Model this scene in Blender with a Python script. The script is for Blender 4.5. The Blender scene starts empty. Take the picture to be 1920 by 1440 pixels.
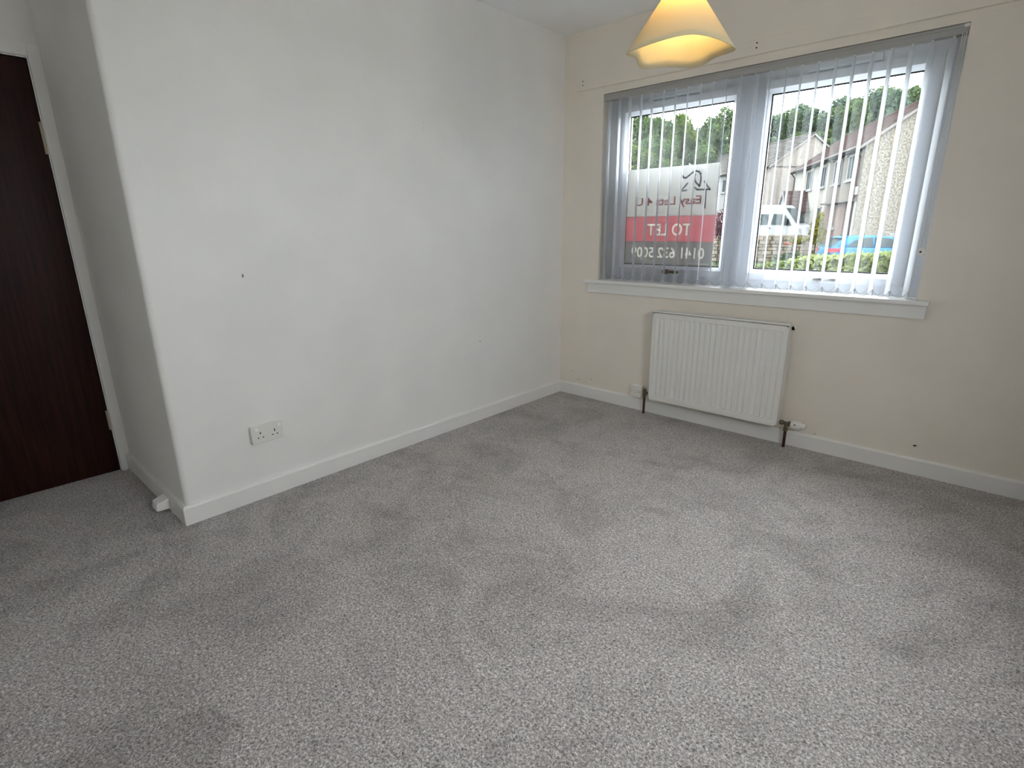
import bpy, bmesh, math, random
import numpy as np
from mathutils import Vector, Matrix

random.seed(7)
rng = np.random.default_rng(11)
scn = bpy.context.scene
COL = scn.collection

# ------------------------------------------------------------------ camera
F_PX = 1009.8913
CAM = Vector((2.495, -3.2907, 1.2429))
yaw, pitch, roll = -0.7407, 0.2811, -0.0096
fw = Vector((math.sin(yaw) * math.cos(pitch), math.cos(yaw) * math.cos(pitch), -math.sin(pitch)))
rt0 = Vector((math.cos(yaw), -math.sin(yaw), 0))
up0 = rt0.cross(fw)
rt = math.cos(roll) * rt0 + math.sin(roll) * up0
up = -math.sin(roll) * rt0 + math.cos(roll) * up0
cd = bpy.data.cameras.new('camera')
cam = bpy.data.objects.new('camera', cd)
COL.objects.link(cam)
cd.sensor_fit = 'HORIZONTAL'
cd.sensor_width = 36.0
cd.lens = F_PX / 1920.0 * 36.0
cd.clip_start = 0.02
cd.clip_end = 400
M = Matrix((rt, up, -fw)).transposed().to_4x4()
M.translation = CAM
cam.matrix_world = M
scn.camera = cam

# ------------------------------------------------------------------ sky (even, bright overcast), exposure
SKY = 13.0
world = bpy.data.worlds.new('overcast_sky')
scn.world = world
world.use_nodes = True
wn = world.node_tree.nodes
wn['Background'].inputs['Color'].default_value = (0.965, 0.985, 1.0, 1)
wn['Background'].inputs['Strength'].default_value = SKY
scn.view_settings.view_transform = 'Standard'
scn.view_settings.look = 'None'
scn.view_settings.exposure = 0.68
scn.view_settings.gamma = 1.0
scn.view_settings.use_curve_mapping = False
scn.cycles.max_bounces = 20
scn.cycles.diffuse_bounces = 14
scn.cycles.transparent_max_bounces = 16
scn.cycles.use_denoising = True
scn.cycles.sample_clamp_indirect = 30
# portal: guides the sky's own light through the window opening, adds none
pl = bpy.data.lights.new('window_portal', 'AREA')
pl.shape = 'RECTANGLE'
pl.size, pl.size_y = 1.85, 1.19
pl.cycles.is_portal = True
po = bpy.data.objects.new('window_portal', pl)
COL.objects.link(po)
po.location = (1.2475, 0.245, 1.4825)
po.rotation_euler = (math.radians(-90), 0, 0)

pl2 = pl.copy()  # second portal, for the added side window
pl2.size, pl2.size_y = 0.80, 0.80
po2 = bpy.data.objects.new('added_window_portal', pl2)
COL.objects.link(po2)
po2.location = (3.245, -2.35, 1.50)
po2.rotation_euler = (math.radians(90), 0, math.radians(90))

# ------------------------------------------------------------------ materials
MATS = {}
EXT = 0.225    # darkens outdoor colours so the street is not overexposed beside the room


def ex(*c):
    return tuple(v * EXT for v in c)



def new_mat(name):
    m = bpy.data.materials.new(name)
    m.use_nodes = True
    nt = m.node_tree
    for n in list(nt.nodes):
        nt.nodes.remove(n)
    out = nt.nodes.new('ShaderNodeOutputMaterial')
    return m, nt, out


def pbr(name, col, rough=0.6, metal=0.0, var=0.0, vscale=8.0, bump=0.0, bscale=200.0, stretch=None, spec=0.5, col2=None, lo=0.35, hi=0.65, detail=3.0, bdist=0.002):
    """Principled material with optional noise colour variation and noise bump, in object space."""
    m, nt, out = new_mat(name)
    b = nt.nodes.new('ShaderNodeBsdfPrincipled')
    b.inputs['Roughness'].default_value = rough
    b.inputs['Metallic'].default_value = metal
    b.inputs['Specular IOR Level'].default_value = spec
    b.inputs['Base Color'].default_value = (*col, 1)
    nt.links.new(b.outputs[0], out.inputs[0])
    tc = nt.nodes.new('ShaderNodeTexCoord')
    vec = tc.outputs['Object']
    if stretch:
        mp = nt.nodes.new('ShaderNodeMapping')
        mp.inputs['Scale'].default_value = stretch
        nt.links.new(vec, mp.inputs[0])
        vec = mp.outputs[0]
    if var > 0 or col2:
        nz = nt.nodes.new('ShaderNodeTexNoise')
        nz.inputs['Scale'].default_value = vscale
        nz.inputs['Detail'].default_value = detail
        nt.links.new(vec, nz.inputs['Vector'])
        rp = nt.nodes.new('ShaderNodeValToRGB')
        rp.color_ramp.elements[0].position = lo
        rp.color_ramp.elements[1].position = hi
        c2 = col2 or tuple(min(1, c * (1 + var)) for c in col)
        c1 = col if col2 else tuple(c * (1 - var) for c in col)
        rp.color_ramp.elements[0].color = (*c1, 1)
        rp.color_ramp.elements[1].color = (*c2, 1)
        nt.links.new(nz.outputs['Fac'], rp.inputs[0])
        nt.links.new(rp.outputs[0], b.inputs['Base Color'])
    if bump > 0:
        n2 = nt.nodes.new('ShaderNodeTexNoise')
        n2.inputs['Scale'].default_value = bscale
        n2.inputs['Detail'].default_value = 3
        nt.links.new(vec, n2.inputs['Vector'])
        bp = nt.nodes.new('ShaderNodeBump')
        bp.inputs['Strength'].default_value = bump
        bp.inputs['Distance'].default_value = bdist
        nt.links.new(n2.outputs['Fac'], bp.inputs['Height'])
        nt.links.new(bp.outputs[0], b.inputs['Normal'])
    MATS[name] = m
    return m


def translucent(name, col, fac=0.4, tcol=None, var=0.0, vscale=10):
    m, nt, out = new_mat(name)
    d = nt.nodes.new('ShaderNodeBsdfDiffuse')
    t = nt.nodes.new('ShaderNodeBsdfTranslucent')
    mx = nt.nodes.new('ShaderNodeMixShader')
    mx.inputs[0].default_value = fac
    d.inputs[0].default_value = (*col, 1)
    t.inputs[0].default_value = (*(tcol or col), 1)
    nt.links.new(d.outputs[0], mx.inputs[1])
    nt.links.new(t.outputs[0], mx.inputs[2])
    nt.links.new(mx.outputs[0], out.inputs[0])
    if var:
        tc = nt.nodes.new('ShaderNodeTexCoord')
        nz = nt.nodes.new('ShaderNodeTexNoise')
        nz.inputs['Scale'].default_value = vscale
        nt.links.new(tc.outputs['Object'], nz.inputs['Vector'])
        hs = nt.nodes.new('ShaderNodeHueSaturation')
        hs.inputs['Color'].default_value = (*col, 1)
        mr = nt.nodes.new('ShaderNodeMapRange')
        mr.inputs[3].default_value = 1 - var
        mr.inputs[4].default_value = 1 + var
        nt.links.new(nz.outputs['Fac'], mr.inputs[0])
        nt.links.new(mr.outputs[0], hs.inputs['Value'])
        nt.links.new(hs.outputs[0], d.inputs[0])
    MATS[name] = m
    return m


def leaf_mat(name, c_dark, c_light, scale=0.5, seed=0.0):
    """Leaves: colour drifts between two greens in object space and per object."""
    m, nt, out = new_mat(name)
    tc = nt.nodes.new('ShaderNodeTexCoord')
    nz = nt.nodes.new('ShaderNodeTexNoise')
    nz.inputs['Scale'].default_value = scale
    nz.inputs['Detail'].default_value = 5
    nz.inputs['Roughness'].default_value = 0.7
    nt.links.new(tc.outputs['Object'], nz.inputs['Vector'])
    rp = nt.nodes.new('ShaderNodeValToRGB')
    rp.color_ramp.elements[0].position = 0.36
    rp.color_ramp.elements[1].position = 0.64
    rp.color_ramp.elements[0].color = (*c_dark, 1)
    rp.color_ramp.elements[1].color = (*c_light, 1)
    nt.links.new(nz.outputs['Fac'], rp.inputs[0])
    d = nt.nodes.new('ShaderNodeBsdfDiffuse')
    t = nt.nodes.new('ShaderNodeBsdfTranslucent')
    mx = nt.nodes.new('ShaderNodeMixShader')
    mx.inputs[0].default_value = 0.35
    nt.links.new(rp.outputs[0], d.inputs[0])
    nt.links.new(rp.outputs[0], t.inputs[0])
    nt.links.new(d.outputs[0], mx.inputs[1])
    nt.links.new(t.outputs[0], mx.inputs[2])
    nt.links.new(mx.outputs[0], out.inputs[0])
    MATS[name] = m
    return m


def glass_mat(name, tint=(0.95, 0.97, 0.97), refl=0.05):
    m, nt, out = new_mat(name)
    t = nt.nodes.new('ShaderNodeBsdfTransparent')
    t.inputs[0].default_value = (*tint, 1)
    g = nt.nodes.new('ShaderNodeBsdfGlossy')
    g.inputs['Roughness'].default_value = 0.02
    mx = nt.nodes.new('ShaderNodeMixShader')
    mx.inputs[0].default_value = refl
    nt.links.new(t.outputs[0], mx.inputs[1])
    nt.links.new(g.outputs[0], mx.inputs[2])
    nt.links.new(mx.outputs[0], out.inputs[0])
    MATS[name] = m
    return m


def carpet_mat():
    m, nt, out = new_mat('carpet')
    L = nt.links.new
    N = nt.nodes.new
    b = N('ShaderNodeBsdfPrincipled')
    b.inputs['Roughness'].default_value = 0.95
    b.inputs['Specular IOR Level'].default_value = 0.08
    b.inputs['Sheen Weight'].default_value = 0.25
    b.inputs['Sheen Roughness'].default_value = 0.6
    L(b.outputs[0], out.inputs[0])
    tc = N('ShaderNodeTexCoord')
    # twisted-yarn flecks
    n1 = N('ShaderNodeTexNoise'); n1.inputs['Scale'].default_value = 150; n1.inputs['Detail'].default_value = 4
    n1.inputs['Roughness'].default_value = 0.72; n1.inputs['Distortion'].default_value = 0.8
    L(tc.outputs['Object'], n1.inputs['Vector'])
    r1 = N('ShaderNodeValToRGB')
    e = r1.color_ramp.elements
    e[0].position = 0.35; e[0].color = (0.115, 0.102, 0.094, 1)
    e[1].position = 0.655; e[1].color = (0.83, 0.80, 0.78, 1)
    x = e.new(0.5); x.color = (0.395, 0.37, 0.357, 1)
    L(n1.outputs['Fac'], r1.inputs[0])
    # brushed pile: broad patches laid this way or that, with soft borders
    n2 = N('ShaderNodeTexNoise'); n2.inputs['Scale'].default_value = 2.3; n2.inputs['Detail'].default_value = 4
    n2.inputs['Roughness'].default_value = 0.62; n2.inputs['Distortion'].default_value = 0.9
    L(tc.outputs['Object'], n2.inputs['Vector'])
    r2 = N('ShaderNodeValToRGB')
    r2.color_ramp.elements[0].position = 0.36; r2.color_ramp.elements[0].color = (0.79, 0.785, 0.78, 1)
    r2.color_ramp.elements[1].position = 0.56; r2.color_ramp.elements[1].color = (1.06, 1.06, 1.06, 1)
    L(n2.outputs['Fac'], r2.inputs[0])
    n4 = N('ShaderNodeTexNoise'); n4.inputs['Scale'].default_value = 7.5; n4.inputs['Detail'].default_value = 3
    n4.inputs['Distortion'].default_value = 0.5
    L(tc.outputs['Object'], n4.inputs['Vector'])
    r4 = N('ShaderNodeValToRGB')
    r4.color_ramp.elements[0].position = 0.28; r4.color_ramp.elements[0].color = (0.84, 0.84, 0.84, 1)
    r4.color_ramp.elements[1].position = 0.43; r4.color_ramp.elements[1].color = (1, 1, 1, 1)
    L(n4.outputs['Fac'], r4.inputs[0])
    m4_ = N('ShaderNodeMix'); m4_.data_type = 'RGBA'; m4_.blend_type = 'MULTIPLY'
    m4_.inputs[0].default_value = 1.0
    L(r2.outputs[0], m4_.inputs[6]); L(r4.outputs[0], m4_.inputs[7])
    mu = N('ShaderNodeMix'); mu.data_type = 'RGBA'; mu.blend_type = 'MULTIPLY'
    mu.inputs[0].default_value = 1.0
    L(r1.outputs[0], mu.inputs[6]); L(m4_.outputs[2], mu.inputs[7])
    L(mu.outputs[2], b.inputs['Base Color'])
    n3 = N('ShaderNodeTexNoise'); n3.inputs['Scale'].default_value = 230; n3.inputs['Detail'].default_value = 3
    L(tc.outputs['Object'], n3.inputs['Vector'])
    bp = N('ShaderNodeBump'); bp.inputs['Strength'].default_value = 0.7; bp.inputs['Distance'].default_value = 0.006
    L(n3.outputs['Fac'], bp.inputs['Height'])
    L(bp.outputs[0], b.inputs['Normal'])
    MATS['carpet'] = m


carpet_mat()
pbr('wall_paint', (0.885, 0.875, 0.852), 0.85, var=0.02, vscale=3, bump=0.35, bscale=170, spec=0.2, bdist=0.0015)
pbr('wall_paint_warm', (0.885, 0.82, 0.74), 0.85, var=0.02, vscale=3, bump=0.35, bscale=170, spec=0.2, bdist=0.0015)
pbr('wall_bounce_cut', (0.20, 0.17, 0.15), 0.85, var=0.02, vscale=3, bump=0.35, bscale=170, spec=0.2, bdist=0.0015)  # dark colour chosen to cut light bounced off the unseen right wall
pbr('ceiling_paint', (0.90, 0.90, 0.895), 0.9, var=0.015, vscale=4, bump=0.2, bscale=120, spec=0.2)
pbr('gloss_white', (0.88, 0.87, 0.85), 0.38, var=0.015, vscale=5, bump=0.05, bscale=25)
pbr('upvc', (0.73, 0.755, 0.80), 0.3)
pbr('gasket', (0.012, 0.012, 0.013), 0.6)
pbr('door_veneer', (0.016, 0.0046, 0.0032), 0.45, col2=(0.032, 0.0088, 0.0058), vscale=5, stretch=(14, 14, 0.7), detail=6, bump=0.05, bscale=30, spec=0.12)
pbr('brass', (0.50, 0.45, 0.34), 0.45, metal=0.15)
pbr('chrome', (0.6, 0.6, 0.6), 0.25, metal=0.9)
pbr('painted_metal', (0.84, 0.83, 0.80), 0.38)
pbr('white_plastic', (0.84, 0.825, 0.78), 0.32)
pbr('rocker_white', (0.93, 0.925, 0.90), 0.3)
pbr('copper_pipe', (0.075, 0.028, 0.02), 0.5, metal=0.35, var=0.3, vscale=30)
pbr('tarnished_brass', (0.20, 0.165, 0.11), 0.45, metal=0.7, var=0.3, vscale=90)
pbr('dark_hole', (0.012, 0.012, 0.012), 0.8)
pbr('chip_plaster', (0.86, 0.84, 0.79), 0.95, var=0.08, vscale=200)
pbr('chip_dark', (0.30, 0.28, 0.25), 0.95)  # flat dark tone for some of the wall marks
pbr('rail_metal', (0.42, 0.41, 0.395), 0.4)
pbr('chain_grey', (0.42, 0.42, 0.43), 0.5)
translucent('slat_fabric', (0.78, 0.80, 0.83), 0.25, (0.70, 0.74, 0.79))
translucent('shade_opal', (0.78, 0.735, 0.57), 0.40, (0.90, 0.78, 0.46))
translucent('sign_white', (0.80, 0.79, 0.76), 0.30, (0.48, 0.48, 0.465))
translucent('sign_red', (0.84, 0.48, 0.505), 0.28, (0.52, 0.28, 0.295))
translucent('sign_grey', (0.52, 0.515, 0.50), 0.28, (0.32, 0.32, 0.315))
translucent('sign_ink_grey', (0.42, 0.42, 0.43), 0.3, (0.3, 0.3, 0.3))
translucent('sign_ink_red', (0.72, 0.42, 0.43), 0.3, (0.5, 0.26, 0.27))
translucent('sign_letter', (0.93, 0.92, 0.87), 0.32, (0.66, 0.65, 0.61))
translucent('sign_ink_cream', (0.85, 0.83, 0.76), 0.3, (0.55, 0.54, 0.50))
glass_mat('window_glass')
# outdoors
pbr('render_cream', ex(0.42, 0.415, 0.365), 0.9, var=0.06, vscale=2.5, bump=0.3, bscale=20, spec=0.02)
pbr('render_grey', ex(0.215, 0.195, 0.17), 0.9, var=0.10, vscale=1.2, bump=0.3, bscale=20, spec=0.02)
pbr('pebbledash', ex(0.205, 0.185, 0.152), 0.95, col2=ex(0.40, 0.375, 0.325), vscale=11, lo=.42, hi=.58, detail=5, bump=0.3, bscale=14, bdist=0.03, spec=0.02)
pbr('pebbledash_pink', ex(0.28, 0.25, 0.225), 0.95, col2=ex(0.42, 0.385, 0.35), vscale=6, detail=4, bump=0.5, bscale=14, bdist=0.03, spec=0.02)
pbr('tile_brown', ex(0.098, 0.066, 0.060), 1.0, spec=0.02, var=0.28, vscale=3.0, detail=6)
pbr('tile_grey', ex(0.115, 0.108, 0.102), 1.0, spec=0.02, var=0.25, vscale=3.0, detail=6)
pbr('barge_board', ex(0.30, 0.29, 0.28), 0.6, spec=0.03)
pbr('gutter_grey', ex(0.12, 0.11, 0.105), 0.5, spec=0.03)
pbr('downpipe_brown', ex(0.11, 0.075, 0.07), 0.5, spec=0.03)
pbr('ext_white', ex(0.38, 0.39, 0.40), 0.7, spec=0.03)
pbr('ext_glass', ex(0.085, 0.105, 0.11), 0.3, spec=0.0)  # base colour lightened to stand in for reflections; specular is off
pbr('stone', ex(0.16, 0.13, 0.09), 0.95, col2=ex(0.36, 0.31, 0.24), vscale=2.2, detail=6, bump=0.4, bscale=12, bdist=0.03, spec=0.02)
pbr('mortar', ex(0.11, 0.10, 0.085), 0.95, spec=0.02)
pbr('bark', ex(0.035, 0.03, 0.025), 0.95, var=0.3, vscale=6, spec=0.02)
pbr('soil_lawn', ex(0.05, 0.07, 0.03), 1.0, var=0.35, vscale=0.6, spec=0.02)
pbr('bounce_ground', (0.60, 0.59, 0.57), 0.9, var=0.06, vscale=1.5)  # kept pale to bounce skylight up through the added window
pbr('van_white', ex(0.46, 0.48, 0.50), 0.5, spec=0.0)
pbr('car_blue', ex(0.075, 0.23, 0.42), 0.4, spec=0.0)
pbr('tyre', ex(0.012, 0.012, 0.012), 0.8, spec=0.03)
pbr('lens_red', ex(0.60, 0.06, 0.08), 0.25, spec=0.03)
pbr('lens_clear', ex(0.30, 0.31, 0.32), 0.15, spec=0.03)
pbr('trim_black', ex(0.02, 0.022, 0.025), 0.5, spec=0.03)
pbr('poppy_red', ex(0.75, 0.06, 0.05), 0.7, spec=0.03)
pbr('bin_blue', ex(0.02, 0.06, 0.16), 0.5, spec=0.03)


def brick_mat():
    m, nt, out = new_mat('brickwork')
    b = nt.nodes.new('ShaderNodeBsdfPrincipled')
    b.inputs['Roughness'].default_value = 0.9
    b.inputs['Specular IOR Level'].default_value = 0.02
    nt.links.new(b.outputs[0], out.inputs[0])
    tc = nt.nodes.new('ShaderNodeTexCoord')
    mp = nt.nodes.new('ShaderNodeMapping')
    mp.inputs['Rotation'].default_value = (math.radians(90), 0, 0)
    bk = nt.nodes.new('ShaderNodeTexBrick')
    bk.inputs['Scale'].default_value = 4.4
    bk.inputs['Color1'].default_value = (*ex(0.20, 0.135, 0.118), 1)
    bk.inputs['Color2'].default_value = (*ex(0.25, 0.17, 0.145), 1)
    bk.inputs['Mortar'].default_value = (*ex(0.28, 0.24, 0.21), 1)
    bk.inputs['Mortar Size'].default_value = 0.02
    nt.links.new(tc.outputs['Object'], mp.inputs[0])
    nt.links.new(mp.outputs[0], bk.inputs['Vector'])
    nt.links.new(bk.outputs['Color'], b.inputs['Base Color'])
    MATS['brickwork'] = m


brick_mat()
leaf_mat('leaf_mid', ex(0.062, 0.11, 0.062), ex(0.24, 0.335, 0.13), 0.8)
leaf_mat('leaf_cool', ex(0.082, 0.135, 0.105), ex(0.25, 0.35, 0.22), 0.8)
leaf_mat('leaf_bright', ex(0.07, 0.13, 0.04), ex(0.28, 0.38, 0.09), 0.8)
leaf_mat('leaf_hedge', ex(0.17, 0.23, 0.09), ex(0.55, 0.66, 0.22), 2.2)
leaf_mat('leaf_yellow', ex(0.12, 0.12, 0.012), ex(0.30, 0.28, 0.03), 2.0)
leaf_mat('leaf_purple', ex(0.04, 0.012, 0.02), ex(0.17, 0.045, 0.06), 1.5)
leaf_mat('leaf_garden', ex(0.03, 0.055, 0.03), ex(0.14, 0.20, 0.09), 1.2)


# ------------------------------------------------------------------ mesh helpers
def wloc(o):
    p = Vector((0, 0, 0))
    while o:
        p += o.location
        o = o.parent
    return p


class MB:
    def __init__(s):
        s.v, s.f, s.m = [], [], []
        s.cur = 0

    def add(s, vs, fs):
        b = len(s.v)
        s.v += [tuple(p) for p in vs]
        for f in fs:
            s.f.append(tuple(b + i for i in f))
            s.m.append(s.cur)
        return s

    def box(s, x0, x1, y0, y1, z0, z1):
        vs = [(x, y, z) for z in (z0, z1) for y in (y0, y1) for x in (x0, x1)]
        return s.add(vs, [(0, 2, 3, 1), (4, 5, 7, 6), (0, 1, 5, 4), (2, 6, 7, 3), (0, 4, 6, 2), (1, 3, 7, 5)])

    def hexa(s, p):
        """8 corners: bottom ring 0-3, top ring 4-7"""
        return s.add(p, [(3, 2, 1, 0), (4, 5, 6, 7), (0, 1, 5, 4), (1, 2, 6, 5), (2, 3, 7, 6), (3, 0, 4, 7)])

    def tube(s, pts, r, n=10, caps=True):
        pts = [Vector(p) for p in pts]
        rs = r if isinstance(r, (list, tuple)) else [r] * len(pts)
        vs = []
        for i, p in enumerate(pts):
            d = (pts[min(i + 1, len(pts) - 1)] - pts[max(i - 1, 0)])
            if d.length < 1e-9:
                d = Vector((0, 0, 1))
            d.normalize()
            a = Vector((0, 0, 1)) if abs(d.z) < 0.9 else Vector((1, 0, 0))
            u = d.cross(a).normalized()
            w = d.cross(u)
            for k in range(n):
                t = 2 * math.pi * k / n
                vs.append(p + rs[i] * (math.cos(t) * u + math.sin(t) * w))
        fs = []
        for i in range(len(pts) - 1):
            for k in range(n):
                a, b = i * n + k, i * n + (k + 1) % n
                fs.append((a, b, b + n, a + n))
        if caps:
            fs.append(tuple(range(n - 1, -1, -1)))
            e = (len(pts) - 1) * n
            fs.append(tuple(e + k for k in range(n)))
        return s.add(vs, fs)

    def prism(s, poly, vec):
        """extrude a 3D polygon by vec"""
        n = len(poly)
        vec = Vector(vec)
        vs = [Vector(p) for p in poly] + [Vector(p) + vec for p in poly]
        fs = [tuple(range(n - 1, -1, -1)), tuple(range(n, 2 * n))]
        fs += [(i, (i + 1) % n, n + (i + 1) % n, n + i) for i in range(n)]
        return s.add(vs, fs)

    def build(s, name, mat, parent=None, local=False, smooth=False, bevel=0.0, seg=2, label=None):
        me = bpy.data.meshes.new(name)
        vs = s.v
        if parent is not None and not local:
            o = wloc(parent)
            vs = [(a - o.x, b - o.y, c - o.z) for a, b, c in vs]
        me.from_pydata(vs, [], s.f)
        mats = mat if isinstance(mat, (list, tuple)) else [mat]
        for k in mats:
            me.materials.append(MATS[k])
        if len(mats) > 1:
            me.polygons.foreach_set('material_index', s.m)
        bm = bmesh.new()
        bm.from_mesh(me)
        bmesh.ops.recalc_face_normals(bm, faces=bm.faces)
        if bevel > 0:
            bmesh.ops.bevel(bm, geom=list(bm.edges), offset=bevel, segments=seg, profile=0.5, affect='EDGES', clamp_overlap=True)
        bm.to_mesh(me)
        bm.free()
        if smooth:
            me.polygons.foreach_set('use_smooth', [True] * len(me.polygons))
        ob = bpy.data.objects.new(name, me)
        COL.objects.link(ob)
        ob.parent = parent
        if label:
            ob['label'] = label
        return ob


def tag(o, label, cat, group=None, kind=None):
    o['label'] = label
    o['category'] = cat
    if group:
        o['group'] = group
    if kind:
        o['kind'] = kind
    return o


def thing(name, label, cat, loc, group=None, kind=None, rz=0.0):
    o = bpy.data.objects.new(name, None)
    o.empty_display_size = 0.1
    COL.objects.link(o)
    o.location = loc
    o.rotation_euler = (0, 0, rz)
    return tag(o, label, cat, group, kind)


def link_copy(o, parent):
    c = o.copy()
    COL.objects.link(c)
    c.parent = parent
    return c


# ------------------------------------------------------------------ the room
H = 2.475
L = 2.69      # length of the left wall up to its outer corner
D = 0.897     # depth of the door recess
XR, YB = 3.15, -4.1
T = 0.018     # skirting thickness
HS = 0.087

fl = MB()
fl.add([(-D - .1, YB - .1, 0), (XR + .1, YB - .1, 0), (XR + .1, 0.05, 0), (-D - .1, 0.05, 0)], [(0, 1, 2, 3)])
fl.add([(-D - .1, YB - .1, -.1), (XR + .1, YB - .1, -.1), (XR + .1, 0.05, -.1), (-D - .1, 0.05, -.1)], [(3, 2, 1, 0)])
o = fl.build('floor', 'carpet')
tag(o, 'grey-mauve cut pile carpet covering the whole floor', 'floor', kind='structure')
o = MB().box(-D - .1, XR + .1, YB - .1, .3, H, H + .12).build('ceiling', 'ceiling_paint')
tag(o, 'plain white painted ceiling above the room', 'ceiling', kind='structure')

# left wall: solid block with a rounded outer corner towards the door recess
w = MB()
R = 0.022
arc = [(-R + R * math.sin(a), -L + R - R * math.cos(a)) for a in [math.pi / 2 * k / 6 for k in range(7)]]
ring = [(-D, 0.0)] + [(-D, -L)] + arc + [(0, 0.0)]
w.prism([(x, y, -0.02) for x, y in ring], (0, 0, H + .04))
wall_left = w.build('wall_left', 'wall_paint')
tag(wall_left, 'long white wall with rounded outer corner beside the door recess', 'wall', kind='structure')

# window wall with its opening
WX0, WX1, WZ0, WZ1, WT = 0.322, 2.175, 0.868, 2.078, 0.26
w = MB()
w.box(-D - .1, WX0, 0, WT, -.02, H + .02)
w.box(WX1, XR + .1, 0, WT, -.02, H + .02)
w.box(WX0, WX1, 0, WT, -.02, WZ0)
w.box(WX0, WX1, 0, WT, WZ1, H + .02)
wall_win = w.build('wall_window', 'wall_paint_warm')
tag(wall_win, 'off-white wall that holds the window and the radiator', 'wall', kind='structure')
PY0, PY1, PZ0, PZ1 = -2.75, -1.95, 1.10, 1.90  # opening cut for the added daylight window
w = MB().box(XR, XR + .1, YB - .1, PY0, -.02, H + .02).box(XR, XR + .1, PY1, .2, -.02, H + .02).box(XR, XR + .1, PY0, PY1, -.02, PZ0).box(XR, XR + .1, PY0, PY1, PZ1, H + .02)
o = w.build('wall_right', 'wall_bounce_cut')
tag(o, 'unseen wall opposite the left wall, made dark taupe to cut bounced light', 'wall', kind='structure')
o = MB().box(-D - .1, XR + .1, YB - .1, YB, -.02, H + .02).build('wall_back', 'wall_paint')
tag(o, 'white wall behind the camera, out of view', 'wall', kind='structure')
# small unseen side window, added to bring in extra daylight
pw = thing('added_side_window', 'unseen side window added beside the camera to light the room', 'window', (XR + .05, (PY0 + PY1) / 2, PZ0), kind='structure')
w = MB()
for a, b in ((PY0, PY0 + .04), (PY1 - .04, PY1)):
    w.box(XR + .02, XR + .08, a, b, PZ0, PZ1)
w.box(XR + .02, XR + .08, PY0 + .04, PY1 - .04, PZ0, PZ0 + .04).box(XR + .02, XR + .08, PY0 + .04, PY1 - .04, PZ1 - .04, PZ1)
w.build('outer_frame', 'upvc', pw)
MB().box(XR + .047, XR + .053, PY0 + .04, PY1 - .04, PZ0 + .04, PZ1 - .04).build('pane', 'window_glass', pw)
# recess wall that holds the door
DY1, DY0, DZ = -2.742, -3.525, 1.988
w = MB()
w.box(-D - .12, -D, DY1, -L + .02, -.02, H + .02)
w.box(-D - .12, -D, YB, DY0, -.02, H + .02)
w.box(-D - .12, -D, DY0, DY1, DZ, H + .02)
w.box(-D - .16, -D - .121, YB, -L + .02, -.02, H + .02)  # unseen sheet behind the door, added to block outside light
o = w.build('wall_door', 'wall_paint')
tag(o, 'shaded white wall of the recess around the brown door', 'wall', kind='structure')


# skirting with an eased top edge: profile (out, up)
def skirt(name, a, b, nrm, label, mit0=0.0, mit1=0.0):
    prof = [(0, 0), (T, 0), (T, HS - .009), (T - .003, HS - .004), (T - .008, HS), (0, HS)]
    a, b, nrm = Vector(a), Vector(b), Vector(nrm)
    d = (b - a).normalized()
    m = MB()
    vs = [a + nrm * p - d * (p * mit0) + Vector((0, 0, q)) for p, q in prof] + [b + nrm * p + d * (p * mit1) + Vector((0, 0, q)) for p, q in prof]
    n = len(prof)
    m.add(vs, [tuple(range(n)), tuple(range(2 * n - 1, n - 1, -1))] + [(i, n + i, n + (i + 1) % n, (i + 1) % n) for i in range(n)])
    return tag(m.build(name, 'gloss_white'), label, 'skirting board', kind='structure')


skirt('baseboard_left', (0, -L, 0), (0, 0, 0), (1, 0, 0), 'white gloss skirting board along the long left wall', mit0=1, mit1=-1)
skirt('baseboard_return', (-D, -L, 0), (0, -L, 0), (0, -1, 0), 'white skirting board running into the door recess', mit0=-1, mit1=1)
skirt('baseboard_window', (0, 0, 0), (XR, 0, 0), (0, -1, 0), 'white skirting board below the window and radiator', mit0=-1, mit1=-1)
skirt('baseboard_right', (XR, 0, 0), (XR, YB, 0), (-1, 0, 0), 'white skirting board of the unseen right wall', mit0=-1, mit1=-1)

# door frame and door
AW = 0.058
w = MB()
w.box(-D - .004, -D + .014, DY1 + .004, -L - .0005, .0, DZ + AW)
w.box(-D - .004, -D + .014, DY0 - AW, DY0 - .004, 0, DZ + AW)
w.box(-D - .004, -D + .014, DY0 - .004, DY1 + .004, DZ + .004, DZ + AW)
w.box(-D - .11, -D - .004, DY1, DY1 + .02, 0, DZ)
w.box(-D - .11, -D - .004, DY0 - .02, DY0, 0, DZ)
w.box(-D - .11, -D - .004, DY0, DY1, DZ, DZ + .02)
o = w.build('trim_1', 'gloss_white', bevel=0.003)
tag(o, 'white painted architrave framing the dark brown door', 'door frame', kind='structure')
MB().box(-D + .012, -D + .0245, DY1 + .002, -L - .019, 0, HS + .006).build('plinth_block', 'gloss_white', o, bevel=.002)

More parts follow.
